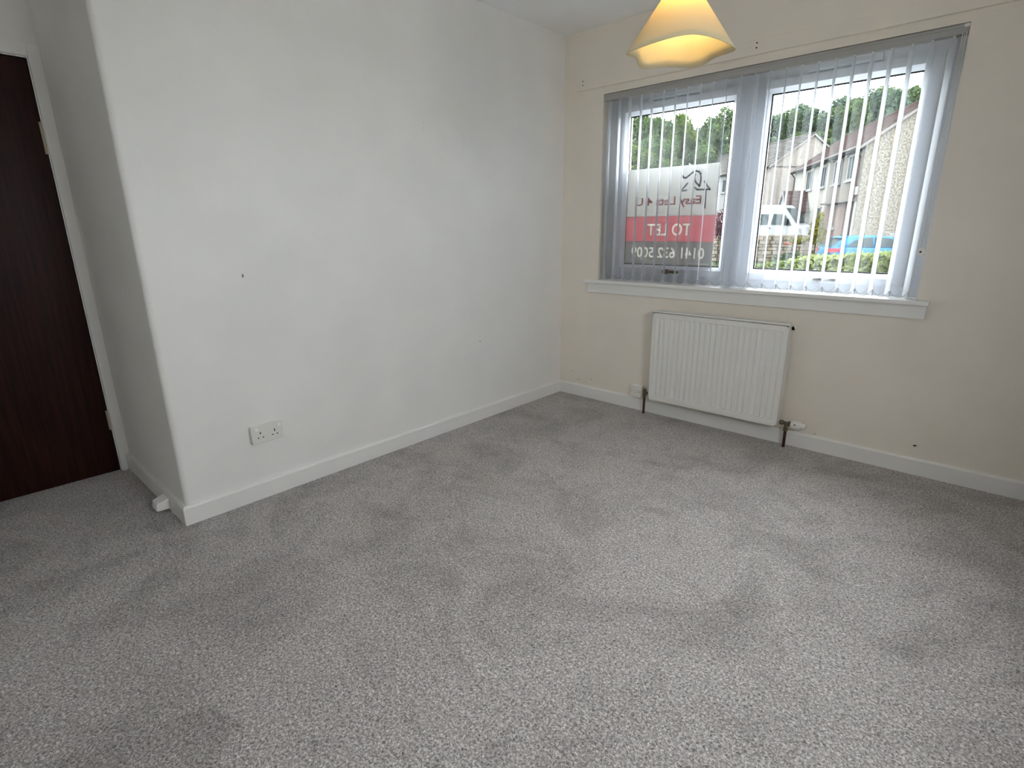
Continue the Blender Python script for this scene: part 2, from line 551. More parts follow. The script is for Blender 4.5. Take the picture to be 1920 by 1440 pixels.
door = thing('door_1', 'dark brown veneered flush door in the recess', 'door', (-D, DY1, 0), kind='structure')
MB().box(-D - .044, -D - .004, DY0 + .003, DY1 - .003, .002, DZ - .004).build('door_leaf', 'door_veneer', door, bevel=.0015)
for z0, z1 in ((1.592, 1.728), (0.235, 0.341)):
    hg = MB().box(-D - .006, -D - .0015, DY1 - .010, DY1 - .003, z0, z1).build('hinge', 'brass', door, label='brass butt hinge')
    MB().tube([(-D + .001, DY1 - .0035, z0), (-D + .001, DY1 - .0035, z1)], .0045, 8).build('hinge_pin', 'brass', hg, smooth=False)
hd = MB().box(-D - .006, -D + .004, DY0 + .04, DY0 + .08, .93, 1.09).build('handle_plate', 'brass', door, bevel=.002)
MB().tube([(-D + .004, DY0 + .06, 1.03), (-D + .05, DY0 + .06, 1.03), (-D + .05, DY0 + .16, 1.03)], .009, 8).build('lever', 'brass', hd, smooth=True)

# board above the window
o = MB().box(0.112, XR - .001, -.016, 0.002, 2.120, 2.1905).build('trim_2', 'wall_paint_warm', bevel=.002)
tag(o, 'long off-white batten board fixed above the window', 'batten', kind='structure')
for x in (0.165, 1.281, 2.45):
    for z in (2.175, 2.152):
        MB().tube([(x, -.0165, z), (x, -.0155, z)], .0042, 8).build('screw_hole', 'dark_hole', o)


# plaster chips and marks on the walls
def chip(wall, axis, u, z, ru, rz_, name='plaster_chip', mat='chip_plaster', seed=0):
    r = random.Random(seed)
    n = 9
    pts = []
    for k in range(n):
        t = 2 * math.pi * k / n
        s = r.uniform(.65, 1.15)
        pts.append((u + ru * s * math.cos(t), z + rz_ * s * math.sin(t)))
    m = MB()
    if axis == 'x':
        m.prism([(0.0004, a, b) for a, b in pts], (.0014, 0, 0))
    else:
        m.prism([(a, -.0004, b) for a, b in pts], (0, -.0014, 0))
    return m.build(name, mat, wall)


for i, (u, z, a, b) in enumerate([(-2.309, 1.054, .004, .010), (-1.257, 1.767, .004, .011), (-.963, 1.765, .005, .009), (-.869, .534, .004, .005), (-1.099, 1.742, .004, .006), (-1.25, 1.795, .003, .005), (-.957, 1.725, .003, .012)]):
    chip(wall_left, 'x', u, z, a, b, 'wall_scuff', 'chip_dark' if i in (0, 3) else 'chip_plaster', i)
for i, (u, z, a, b) in enumerate([(.104, .166, .006, .008), (.161, .118, .020, .005), (.300, .132, .008, .009), (2.282, .146, .013, .010), (.125, .118, .008, .004), (.40, .115, .012, .004)]):
    chip(wall_win, 'y', u, z, a, b, 'plaster_chip', 'chip_plaster', 20 + i)
for i, (u, z, a, b) in enumerate([(.108, .174, .005, .004), (.178, .124, .006, .004), (.297, .142, .005, .004), (2.290, .152, .010, .005), (1.83, .098, .004, .004)]):
    chip(wall_win, 'y', u, z, a, b, 'plaster_pit', 'chip_dark', 40 + i)

# ------------------------------------------------------------------ window (white plastic frame, two sashes)
win = thing('window_1', 'white plastic double window with two top-hung sashes', 'window', (1.2475, .1, .89), kind='structure')
FY0, FY1 = 0.105, 0.175
GL = [(0.460, 1.140), (1.345, 2.030)]          # glass
SA = [(0.392, 1.166), (1.318, 2.098)]          # sash outer
GZ0, GZ1, SZ0, SZ1 = 0.996, 1.940, 0.938, 2.002
w = MB()
w.box(WX0 - .005, SA[0][0] + .01, FY0, FY1, .885, WZ1 + .004)
w.box(SA[1][1] - .01, WX1 + .005, FY0, FY1, .885, WZ1 + .004)
w.box(SA[0][1] - .01, SA[1][0] + .01, FY0, FY1, .885, WZ1 + .004)
for (a, b) in SA:
    w.box(a + .01, b - .01, FY0, FY1, .885, SZ0 + .01)
    w.box(a + .01, b - .01, FY0, FY1, SZ1 - .01, WZ1 + .004)
w.build('outer_frame', 'upvc', win)
MB().box((SA[0][1] + SA[1][0]) / 2 - .028, (SA[0][1] + SA[1][0]) / 2 + .028, FY0 - .012, FY0 + .001, SZ0 - .02, WZ1).build('mullion_cover', 'upvc', win, bevel=.004)
for k in range(2):
    (a, b), (g0, g1) = SA[k], GL[k]
    w = MB()
    y0, y1 = .086, .150
    # mitred sash with a sloping glazing bead
    o4 = [(a, SZ0), (b, SZ0), (b, SZ1), (a, SZ1)]
    m4 = [(g0 - .022, GZ0 - .022), (g1 + .022, GZ0 - .022), (g1 + .022, GZ1 + .022), (g0 - .022, GZ1 + .022)]
    i4 = [(g0, GZ0), (g1, GZ0), (g1, GZ1), (g0, GZ1)]
    for j in range(4):
        q = (j + 1) % 4
        P = lambda p, y: (p[0], y, p[1])
        w.add([P(o4[j], y1), P(o4[q], y1), P(o4[q], y0 + .004), P(o4[j], y0 + .004)], [(0, 1, 2, 3)])
        w.add([P(o4[j], y0 + .004), P(o4[q], y0 + .004), P(m4[q], y0), P(m4[j], y0)], [(0, 1, 2, 3)])
        w.add([P(m4[j], y0), P(m4[q], y0), P(i4[q], y0 + .022), P(i4[j], y0 + .022)], [(0, 1, 2, 3)])
        w.add([P(i4[j], y0 + .022), P(i4[q], y0 + .022), P(i4[q], y1), P(i4[j], y1)], [(0, 1, 2, 3)])
        w.add([P(i4[j], y1), P(i4[q], y1), P(o4[q], y1), P(o4[j], y1)], [(0, 1, 2, 3)])
    sash = w.build('sash', 'upvc', win)
    MB().box(g0 - .004, g1 + .004, .124, .130, GZ0 - .004, GZ1 + .004).build('pane', 'window_glass', sash)
    w = MB()
    gs = .0075
    w.box(g0 - .002, g0 + gs, .117, .1235, GZ0, GZ1)
    w.box(g1 - gs, g1 + .002, .117, .1235, GZ0, GZ1)
    w.box(g0, g1, .117, .1235, GZ0 - .002, GZ0 + gs)
    w.box(g0, g1, .117, .1235, GZ1 - gs, GZ1 + .002)
    w.build('gasket', 'gasket', sash, label='black rubber glazing seal')
    hx = (0.80, 1.70)[k]
    w = MB().box(hx - .016, hx + .016, .072, .0855, .944, .974)
    w.box(hx - .008, hx + .010, .052, .073, .951, .967)
    w.box(hx - .008, hx + .105, .040, .054, .952, .969)
    w.build('handle', 'chrome' if k else 'tarnished_brass', sash, bevel=.003, label='lever window handle')
    vx0, vx1 = ((.600, .930), (1.520, 1.850))[k]
    w = MB().box(vx0, vx1, .090, .1045, 2.012, 2.046)
    vt = w.build('trickle_vent', 'upvc', win, bevel=.002)
    MB().box(vx0 + .012, vx1 - .012, .0875, .0895, 2.022, 2.028).build('vent_slider', 'upvc', vt)
# sill board with nosing and apron
w = MB().box(WX0 + .001, WX1 - .001, -.001, FY0, .868, .889)
w.box(.236, 2.233, -.055, -.001, .868, .889)
sill = w.build('window_sill', 'gloss_white', win, bevel=.003)
MB().box(.252, 2.224, -.022, -.0005, .798, .868).build('apron', 'gloss_white', sill, bevel=.003)

# ------------------------------------------------------------------ vertical blind
blind = thing('vertical_blind', 'white vertical slat blind hanging open across the window', 'blind', (1.2475, .018, .9))
w = MB().box(.3235, 2.1735, .0005, .040, 2.036, 2.074)
rail = w.build('head_rail', 'rail_metal', blind, bevel=.002)
MB().box(.324, 2.173, -.0025, .0002, 2.0605, 2.066).build('rail_lip', 'rail_metal', rail)
MB().box(2.155, 2.1735, -.004, .0003, 2.060, 2.073).build('end_cap', 'white_plastic', rail)
SD = Vector((-.3665, .9304, 0))
SNm = Vector((.9304, .3665, 0))
HWD = 0.0445
SY = 0.018


def slat_mesh():
    """one fabric slat, centred on its pivot, slightly bowed; narrow shoulders at the hanger, weight pocket below"""
    m = MB()
    rows = [(.8985, 1), (.905, 1), (.93, 1), (1.2, 1), (1.6, 1), (1.95, 1), (2.008, 1), (2.026, .45), (2.033, .3)]
    cols = [-1, -.5, 0, .5, 1]
    th = .0007
    for sgn in (1, -1):
        b = len(m.v)
        for z, s in rows:
            for c in cols:
                p = SD * (HWD * c * s) + SNm * ((1 - c * c) * .0022 + sgn * th) + Vector((0, 0, z - .9))
                m.v.append(tuple(p))
        nc = len(cols)
        for i in range(len(rows) - 1):
            for j in range(nc - 1):
                q = b + i * nc + j
                m.f.append((q, q + 1, q + nc + 1, q + nc) if sgn > 0 else (q, q + nc, q + nc + 1, q + 1))
                m.m.append(0)
    return m


slat0 = slat_mesh().build('slat', 'slat_fabric', blind, local=True, smooth=True)
wt = MB().hexa([tuple(SD * (HWD * a) + SNm * (b * .0022) + Vector((0, 0, z))) for z in (.001, .028) for a, b in ((-.97, -.9), (.97, -.9), (.97, 1.9), (-.97, 1.9))])
wt0 = wt.build('bottom_weight', 'slat_fabric', slat0, local=True)
hg0 = MB().box(-.004, .004, -.006, .006, 1.128, 1.1365).build('hanger', 'white_plastic', slat0, local=True)
PITCH = 0.07685
X0 = 0.3600
ch = []
for s in (-1, 1):
    c0 = SD * (HWD * .96 * s)
    pts = [c0 + Vector((PITCH * k / 8, 0, .026 - .030 * math.sin(math.pi * k / 8))) for k in range(9)]
    ch.append(MB().tube(pts, .0011, 5).build('link_chain', 'chain_grey', slat0, local=True, smooth=True))
slat0.location = (X0 - 1.2475, 0, 0)
for k in range(1, 24):
    s = link_copy(slat0, blind)
    s.location = (X0 + PITCH * k - 1.2475 + random.uniform(-.002, .002), 0, 0)
    if k in (22, 23):
        s.location.x += (.0, -.004)[k - 22]
    link_copy(wt0, s)
    link_copy(hg0, s)
    if k < 23:
        for c in ch:
            link_copy(c, s)
# control cords and bead chain at the end
for dx, dy, mat, r in ((2.160, -.004, 'white_plastic', .0013), (2.166, .006, 'white_plastic', .0013), (2.154, -.006, 'white_plastic', .0016), (2.168, -.008, 'white_plastic', .0016)):
    MB().tube([(dx, dy, 2.04), (dx - .001, dy, 1.5), (dx, dy, 1.12)], r, 6).build('control_cord', mat, blind, smooth=True)
w = MB().tube([(2.156, -.0125, 1.117), (2.156, -.002, 1.117)], .020, 20)
ten = w.build('cord_tensioner', 'white_plastic', blind, bevel=0)
MB().tube([(2.156, -.0145, 1.117), (2.156, -.0125, 1.117)], .0045, 10).build('tensioner_screw', 'dark_hole', ten)

# ------------------------------------------------------------------ letting board against the left pane
sx0, sx1, sz0, sz1, sy0, sy1 = .470, 1.092, 1.000, 1.611, .1105, .1150
sign = thing('letting_board', 'white, red and grey letting board leaning in the left window pane, lettering reversed', 'sign', ((sx0 + sx1) / 2, sy1, sz0))
MB().box(sx0, sx1, sy0, sy1, 1.311, sz1).build('white_panel', 'sign_white', sign)
red_band = MB().box(sx0, sx1, sy0, sy1, 1.150, 1.311).build('red_band', 'sign_red', sign, label='red band with cream lettering')
grey_band = MB().box(sx0, sx1, sy0, sy1, sz0, 1.150).build('grey_band', 'sign_grey', sign, label='grey band with cream telephone number')


def glyphs(txt, xr, xl, zb, zt, bold):
    """mirror-written solid text that starts at xr and runs to xl; caps fill zb..zt; returns verts (0..1 in depth) and faces"""
    cu = bpy.data.curves.new('lettering', 'FONT')
    cu.body = txt
    cu.size = 1.0
    cu.offset = bold
    cu.extrude = 0.5
    cu.resolution_u = 3
    ob = bpy.data.objects.new('lettering_source', cu)
    COL.objects.link(ob)
    bpy.context.view_layer.update()
    me = bpy.data.meshes.new_from_object(ob.evaluated_get(bpy.context.evaluated_depsgraph_get()))
    bpy.data.objects.remove(ob)
    bm = bmesh.new()
    bm.from_mesh(me)
    bmesh.ops.remove_doubles(bm, verts=bm.verts, dist=1e-4)
    bmesh.ops.recalc_face_normals(bm, faces=bm.faces)
    co = np.array([v.co[:] for v in bm.verts])
    a, b = co[:, 0].min(), co[:, 0].max()
    new = np.zeros_like(co)
    new[:, 0] = xr + (co[:, 0] - a) / (b - a) * (xl - xr)
    new[:, 1] = co[:, 2] + .5
    new[:, 2] = zb + co[:, 1] / .72 * (zt - zb)
    bm.verts.index_update()
    fs = [tuple(v.index for v in f.verts) for f in bm.faces]
    # islands, one per letter
    par = list(range(len(new)))

    def find(i):
        while par[i] != i:
            par[i] = par[par[i]]
            i = par[i]
        return i
    for f in fs:
        for q in f[1:]:
            par[find(q)] = find(f[0])
    groups_ = {}
    for f in fs:
        groups_.setdefault(find(f[0]), []).append(f)
    bm.free()
    return new, fs, list(groups_.values())


def lettering(txt, xr, xl, zb, zt, mat, bold=0.0, cut=None):
    V, fs, isl = glyphs(txt, xr, xl, zb, zt, bold)
    o = np.array(list(wloc(sign)))
    if cut is not None:      # letters run through the band: cut their shape out of it and inlay them
        me = bpy.data.meshes.new('cutter')
        C_ = V.copy()
        C_[:, 1] = sy0 - .004 + C_[:, 1] * (sy1 - sy0 + .008)
        me.from_pydata((C_ - o).tolist(), [], fs)
        cu = bpy.data.objects.new('cutter', me)
        COL.objects.link(cu)
        cu.parent = sign
        md = cut.modifiers.new('cut', 'BOOLEAN')
        md.operation = 'DIFFERENCE'
        md.solver = 'EXACT'
        md.object = cu
        bpy.context.view_layer.update()
        nm = bpy.data.meshes.new_from_object(cut.evaluated_get(bpy.context.evaluated_depsgraph_get()))
        cut.modifiers.clear()
        if len(nm.polygons) > 20:
            cut.data = nm
        bpy.data.objects.remove(cu)
        V[:, 1] = sy0 + V[:, 1] * (sy1 - sy0)
    else:
        V[:, 1] = sy0 - .0008 + V[:, 1] * .0006
    V = V - o
    for g in isl:
        ids = sorted({i for f in g for i in f})
        mp = {i: k for k, i in enumerate(ids)}
        me = bpy.data.meshes.new('letter')
        me.from_pydata(V[ids].tolist(), [], [tuple(mp[i] for i in f) for f in g])
        me.materials.append(MATS[mat])
        ob = bpy.data.objects.new('letter', me)
        COL.objects.link(ob)
        ob.parent = sign


lettering('Easy Lets 4 U', .992, .536, 1.381, 1.432, 'sign_ink_red', .02)
lettering('TO LET', .940, .630, 1.191, 1.266, 'sign_letter', .022, red_band)
lettering('0141 632 5009', 1.040, .520, 1.047, 1.115, 'sign_letter', .022, grey_band)
MB().box(.937, 1.072, sy0 - .0008, sy0, 1.0095, 1.0175).build('small_print', 'sign_ink_cream', sign)


def stroke(m, pts, wd):
    for (x0, z0), (x1, z1) in zip(pts[:-1], pts[1:]):
        d = Vector((x1 - x0, 0, z1 - z0))
        if d.length < 1e-6:
            continue
        e = d.normalized()
        nn = Vector((-e.z, 0, e.x)) * wd / 2
        a, b = Vector((x0, sy0, z0)) - e * wd * .25, Vector((x1, sy0, z1)) + e * wd * .25
        m.prism([a - nn, b - nn, b + nn, a + nn], (0, -.0012, 0))


m = MB()
stroke(m, [(0.856, 1.556), (0.860, 1.545), (0.868, 1.539), (0.881, 1.538), (0.902, 1.551), (0.916, 1.564), (0.931, 1.572), (0.947, 1.5735), (0.963, 1.568), (0.974, 1.555), (0.978, 1.535), (0.978, 1.515), (0.973, 1.484), (0.953, 1.502), (0.939, 1.517), (0.934, 1.54), (0.94, 1.556)], .011)
stroke(m, [(0.895, 1.506), (0.852, 1.462), (0.890, 1.463)], .009)
stroke(m, [(0.940, 1.479), (0.962, 1.464), (1.040, 1.462), (1.000, 1.511)], .010)
stroke(m, [(1.013, 1.463), (1.018, 1.354)], .013)
m.build('house_logo', 'sign_ink_grey', sign, label='grey line drawing of a house roof with a curl')

# ------------------------------------------------------------------ radiator
rad = thing('radiator', 'white double panel radiator fixed under the window', 'radiator', (1.245, -.08, .13))
rx0, rx1, rz0, rz1, ryf, ryb = .835, 1.652, .130, .726, -.120, -.040
NG = 23
m = MB()
gp = (rx1 - rx0 - .05) / NG
gx = [rx0 + .025 + gp * (i + .5) for i in range(NG)]
zs = [rz0 + .012, rz0 + .037, rz0 + .043, rz1 - .046, rz1 - .040, rz1 - .014]
xs = [(rx0 + .006, 0)]
for c in gx:
    xs += [(c - gp * .47, 0), (c - gp * .12, 1), (c + gp * .12, 1), (c + gp * .47, 0)]
xs += [(rx1 - .006, 0)]
nz = len(zs)
for x, g in xs:
    for j, z in enumerate(zs):
        m.v.append((x, ryf + (.0058 if (g and 2 <= j <= 3) else 0), z))
for i in range(len(xs) - 1):
    for j in range(nz - 1):
        q = i * nz + j
        m.f.append((q, q + nz, q + nz + 1, q + 1))
        m.m.append(0)
m.box(rx0 + .002, rx1 - .002, ryf + .011, ryf + .018, rz0 + .004, rz1 - .016)
m.box(rx0 + .002, rx1 - .002, ryf - .0005, ryf + .012, rz0 + .001, rz0 + .012)
m.box(rx0 + .002, rx1 - .002, ryf - .0005, ryf + .012, rz1 - .021, rz1 - .013)
m.box(rx0 + .002, rx0 + .008, ryf - .0005, ryf + .012, rz0 + .001, rz1 - .013)
m.box(rx1 - .008, rx1 - .002, ryf - .0005, ryf + .012, rz0 + .001, rz1 - .013)
m.build('front_panel', 'painted_metal', rad)
MB().box(rx0 + .004, rx1 - .004, ryb - .016, ryb - .002, rz0 + .004, rz1 - .012).build('back_panel', 'painted_metal', rad, bevel=.002)
for xa, xb in ((rx0, rx0 + .0025), (rx1 - .0025, rx1)):
    MB().box(xa, xb, ryf + .0004, ryb - .001, rz0 + .003, rz1 - .0085).build('side_cover', 'painted_metal', rad)
m = MB()
m.box(rx0, rx1, ryf + .003, ryf + .014, rz1 - .008, rz1)
m.box(rx0, rx1, ryb - .012, ryb, rz1 - .008, rz1)
m.box(rx0, rx0 + .016, ryf + .014, ryb - .012, rz1 - .008, rz1)
m.box(rx1 - .022, rx1, ryf + .014, ryb - .012, rz1 - .008, rz1)
nfin = 74
for i in range(nfin):
    x = rx0 + .020 + (rx1 - rx0 - .045) * i / (nfin - 1)
    m.box(x - .0022, x + .0022, ryf + .014, ryb - .012, rz1 - .007, rz1 - .001)
m.build('top_grille', 'painted_metal', rad)
m = MB()
for i in range(40):
    x = rx0 + .03 + (rx1 - rx0 - .06) * i / 39
    m.box(x - .001, x + .001, ryf + .020, ryb - .018, rz0 + .04, rz1 - .04)
m.build('convector_fins', 'painted_metal', rad)
m = MB().tube([(rx1 - .004, -.060, rz1 - .030), (rx1 + .012, -.060, rz1 - .030)], .010, 8)
m.build('bleed_valve', 'trim_black', rad)
m = MB().tube([(rx1 + .012, -.060, rz1 - .024), (rx1 + .020, -.060, rz1 - .024)], .007, 8)
m.build('vent_plug', 'white_plastic', rad)
# valves and copper tails
px, py_ = .778, -.062
m = MB().tube([(px, py_, 0), (px, py_, .125)], .0078, 12)
m.build('pipe', 'copper_pipe', rad, smooth=True)
m = MB().tube([(px, py_, .118), (px, py_, .142)], .0125, 8)
m.tube([(px, py_, .150), (rx0 + .004, py_, .150)], .0095, 10)
m.tube([(px, py_, .138), (px, py_, .170)], .0135, 10)
m.tube([(px, py_, .168), (px, py_, .178)], .010, 10)
m.build('lockshield_valve', 'tarnished_brass', rad)
px = 1.690
m = MB().tube([(px, py_, 0), (px, py_, .115)], .0085, 12)
m.build('pipe', 'copper_pipe', rad, smooth=True)
m = MB().tube([(px, py_, .100), (px, py_, .122)], .0130, 6)
m.tube([(px, py_, .118), (px, py_, .143)], .0115, 10)
m.tube([(rx1 - .006, py_, .146), (px + .026, py_, .146)], .0100, 10)
m.tube([(rx1 + .004, py_, .146), (rx1 + .020, py_, .146)], .0145, 6)
m.tube([(px + .010, py_, .146), (px + .030, py_, .146)], .0150, 12)
m.build('valve_body', 'tarnished_brass', rad)
m = MB()
for r0, xa, xb in ((.0215, px + .026, px + .034), (.0235, px + .034, px + .078), (.0165, px + .078, px + .100)):
    m.tube([(xa, py_, .146), (xb, py_, .146)], [r0, r0 * .97], 20)
for k in range(20):
    t = 2 * math.pi * k / 20
    cy_, cz_ = math.cos(t) * .0232, math.sin(t) * .0232
    m.tube([(px + .036, py_ + cy_, .146 + cz_), (px + .074, py_ + cy_, .146 + cz_)], .0011, 4)
trv = m.build('thermostat_head', 'white_plastic', rad)
MB().box(px + .046, px + .054, py_ - .0246, py_ - .0228, .150, .156).build('dial_mark', 'dark_hole', trv)

# ------------------------------------------------------------------ fused switch beside the radiator
sw = thing('wall_switch', 'small white single switch box on the skirting beside the radiator', 'switch', (.700, -.018, .10))
MB().box(.658, .742, -.0385, -.0005, .099, .181).build('back_box', 'white_plastic', sw, bevel=.004)
MB().box(.657, .743, -.0450, -.0387, .098, .182).build('face_plate', 'white_plastic', sw, bevel=.002)
MB().hexa([(.704, -.0452, .128), (.718, -.0452, .128), (.718, -.0452, .152), (.704, -.0452, .152), (.704, -.0475, .128), (.718, -.0475, .128), (.718, -.052, .152), (.704, -.052, .152)]).build('rocker', 'white_plastic', sw)
for x in (.670, .731):
    MB().tube([(x, -.0458, .140), (x, -.0449, .140)], .0034, 8).build('screw', 'tarnished_brass', sw)

# ------------------------------------------------------------------ double socket on the left wall
so = thing('double_socket', 'white double wall socket low on the long left wall', 'socket', (0, -2.312, .283))
sa, sb, za, zb = -2.384, -2.238, .284, .369
MB().box(.0005, .024, sa + .003, sb - .003, za + .003, zb - .003).build('back_box', 'white_plastic', so, bevel=.003)
fp = MB().box(.0242, .0325, sa, sb, za, zb).build('face_plate', 'white_plastic', so, bevel=.003)
for yy in (sa + .022, sb - .018):
    m = MB().hexa([(.0326, yy - .008, zb - .020), (.0326, yy + .008, zb - .020), (.0326, yy + .008, zb - .007), (.0326, yy - .008, zb - .007),
                   (.0405, yy - .008, zb - .020), (.0405, yy + .008, zb - .020), (.0350, yy + .008, zb - .007), (.0350, yy - .008, zb - .007)])
    m.build('rocker', 'rocker_white', so, bevel=.001)
for yc, big in ((-2.345, 0), (-2.278, 1)):
    zc = .333
    m = MB().box(.0318, .0331, yc - .0021, yc + .0021, zc - .004 - .004 * big, zc + .006)
    m.box(.0318, .0331, yc - .0145, yc - .0075, zc - .0235, zc - .0190)
    m.box(.0318, .0331, yc + .0075, yc + .0145, zc - .0235, zc - .0190)
    m.build('pin_slots', 'dark_hole', so)

# ------------------------------------------------------------------ door stop
m = MB()
ds = MB().hexa([(-.252, -2.764, .020), (-.178, -2.764, .020), (-.172, -2.7085, .018), (-.258, -2.7085, .018),
                (-.246, -2.758, .056), (-.184, -2.758, .056), (-.172, -2.7085, .068), (-.258, -2.7085, .068)]).build('door_stop', 'gloss_white', bevel=.004)
tag(ds, 'small white block door stop fixed to the recess skirting', 'door stop')

# ------------------------------------------------------------------ pendant lamp
lamp = thing('pendant_lamp', 'pendant lamp with warm glowing cream shade and wavy rim', 'lamp', (1.612, -1.548, H))
rim_c = [(1.535, -1.711, 1.745), (1.503, -1.617, 1.751), (1.473, -1.522, 1.745), (1.533, -1.462, 1.751),
         (1.607, -1.409, 1.745), (1.684, -1.447, 1.751), (1.781, -1.528, 1.744), (1.699, -1.650, 1.770)]


def cr(p0, p1, p2, p3, t):
    return .5 * ((2 * p1) + (-p0 + p2) * t + (2 * p0 - 5 * p1 + 4 * p2 - p3) * t * t + (-p0 + 3 * p1 - 3 * p2 + p3) * t ** 3)


rp = []
RC = [Vector(p) for p in rim_c]
for i in range(8):
    for k in range(10):
        rp.append(cr(RC[i - 1], RC[i], RC[(i + 1) % 8], RC[(i + 2) % 8], k / 10))
ac = Vector((1.612, -1.548, 1.962))
nR = len(rp)
m = MB()
rows = 10
for q in range(rows + 1):
    t = q / rows
    for i, p in enumerate(rp):
        a = math.atan2(p.y - ac.y, p.x - ac.x)
        topp = ac + Vector((.021 * math.cos(a), .021 * math.sin(a), 0))
        m.v.append(tuple(topp.lerp(p, t)))
for q in range(rows):
    for i in range(nR):
        a, b = q * nR + i, q * nR + (i + 1) % nR
        m.f.append((a, b, b + nR, a + nR))
        m.m.append(0)
sh = m.build('shade', 'shade_opal', lamp, smooth=True)
md = sh.modifiers.new('thickness', 'SOLIDIFY')
md.thickness = .0022
md.offset = 1
MB().box(1.7405, 1.7465, -1.4905, -1.4880, 1.7655, 1.7675).build('maker_mark', 'trim_black', sh)
MB().tube([(1.612, -1.548, 1.962), (1.612, -1.548, 2.02)], [.021, .016], 14).build('lamp_holder', 'white_plastic', lamp, smooth=True)
MB().tube([(1.612, -1.548, 2.02), (1.612, -1.548, H - .03)], .0035, 8).build('flex', 'white_plastic', lamp, smooth=True)
MB().tube([(1.612, -1.548, H - .035), (1.612, -1.548, H - .001)], [.03, .045], 20).build('ceiling_rose', 'white_plastic', lamp)
mb_, nt_, out_ = new_mat('bulb_glow')
em = nt_.nodes.new('ShaderNodeEmission')
em.inputs[0].default_value = (1, .68, .29, 1)
em.inputs[1].default_value = 42
nt_.links.new(em.outputs[0], out_.inputs[0])
MATS['bulb_glow'] = mb_
m = MB()
m.tube([(1.612, -1.548, 1.960), (1.612, -1.548, 1.925), (1.612, -1.548, 1.895), (1.612, -1.548, 1.870), (1.612, -1.548, 1.855)], [.011, .013, .021, .021, .008], 14)
m.build('bulb', 'bulb_glow', lamp, smooth=True)

# ================================================================== outdoors
def lx(o, pts):
    return pts


def house(name, label, A, e, ground, length, w, eave, rise, wall_mats, tile, wins, doors, split=None, brick=None, courses=12):
    """local x runs along the facade, local +y out of it, z up from its ground"""
    r = thing(name, label, 'house', (A[0], A[1], ground), rz=math.atan2(e[1], e[0]))
    main, fa, fb = wall_mats
    dep = 2 * w
    m = MB().prism([(0, 0, -1.2), (0, 0, eave), (0, -w, eave + rise), (0, -dep, eave), (0, -dep, -1.2)], (length, 0, 0))
    m.build('wall_block', main, r, local=True)
    s = split if split else length
    MB().box(.02, s, 0, .03, -1.2, eave).build('front_render', fa, r, local=True)
    if split:
        MB().box(s, length - .02, 0, .035, -1.2, eave).build('front_render', fb, r, local=True)
    if brick:
        MB().box(brick[0], brick[1], .03, .07, -1.2, brick[2]).build('brick_panel', 'brickwork', r, local=True)
        MB().box(-.05, brick[1] - .4, .03, .42, brick[2] + .02, brick[2] + .12).build('canopy', 'gutter_grey', r, local=True)
    for (x0, x1, z0, z1, ml) in wins:
        fr = MB()
        fr.box(x0, x1, .03, .085, z0, z0 + .09).box(x0, x1, .03, .085, z1 - .09, z1)
        fr.box(x0, x0 + .09, .03, .085, z0, z1).box(x1 - .09, x1, .03, .085, z0, z1)
        for f in ml:
            xm = x0 + (x1 - x0) * f
            fr.box(xm - .04, xm + .04, .03, .085, z0, z1)
        wd = fr.build('window', 'ext_white', r, local=True)
        MB().box(x0 + .05, x1 - .05, .036, .05, z0 + .05, z1 - .05).build('pane', 'ext_glass', wd, local=True)
        MB().box(x0 - .12, x1 + .12, .03, .16, z0 - .09, z0).build('sill', 'ext_white', wd, local=True)
    for (x0, x1, z1) in doors:
        dr = MB().box(x0, x1, .03, .10, 0, z1).build('door', 'ext_white', r, local=True)
        MB().box(x0 + .22, x1 - .22, .10, .106, z1 * .45, z1 * .86).build('door_pane', 'ext_glass', dr, local=True)
        MB().box(x0 - .10, x0, .03, .12, 0, z1 + .1).box(x1, x1 + .10, .03, .12, 0, z1 + .1).box(x0, x1, .03, .12, z1, z1 + .1).build('door_frame', 'ext_white', dr, local=True)
    rf = MB().prism([(-.1, .30, eave - .12), (-.1, -w, eave + rise + .02), (-.1, -dep - .3, eave - .12), (-.1, -dep, eave - .05), (-.1, -w, eave + rise - .12), (-.1, 0, eave - .05)], (length + .2, 0, 0)).build('roof', tile, r, local=True)
    for side in (0, 1):
        for i in range(courses):
            t0, t1 = i / courses, (i + 1.12) / courses
            def pt(t, dz):
                y = .34 + (-w - .34) * t
                z = eave - .10 + (rise + .13) * t + dz
                return (y if side == 0 else -dep - y, z)
            a0, a1, b0, b1 = pt(t0, .10), pt(min(t1, 1), .03), pt(t0, .0), pt(min(t1, 1), .0)
            MB().hexa([(-.14, b0[0], b0[1]), (length + .14, b0[0], b0[1]), (length + .14, b1[0], b1[1]), (-.14, b1[0], b1[1]),
                       (-.14, a0[0], a0[1]), (length + .14, a0[0], a0[1]), (length + .14, a1[0], a1[1]), (-.14, a1[0], a1[1])]).build('tile_course', tile, rf, local=True)
    MB().tube([(-.14, -w, eave + rise + .06), (length + .14, -w, eave + rise + .06)], .11, 8).build('ridge_tiles', tile, rf, local=True)
    for xx in (-.16, length + .12):
        m = MB()
        for sgn in (0, 1):
            y0, y1 = (.32, -w) if sgn == 0 else (-dep - .32, -w)
            m.prism([(xx, y0, eave - .26), (xx, y1, eave + rise - .10), (xx, y1, eave + rise + .06), (xx, y0, eave - .08)], (.04, 0, 0))
        m.build('barge_board', 'barge_board', rf, local=True)
    MB().tube([(-.1, .40, eave - .12), (length + .1, .40, eave - .12)], .075, 8).build('gutter', 'gutter_grey', rf, local=True)
    MB().box(-.1, length + .1, .28, .33, eave - .24, eave - .08).build('fascia', 'gutter_grey', rf, local=True)
    return r


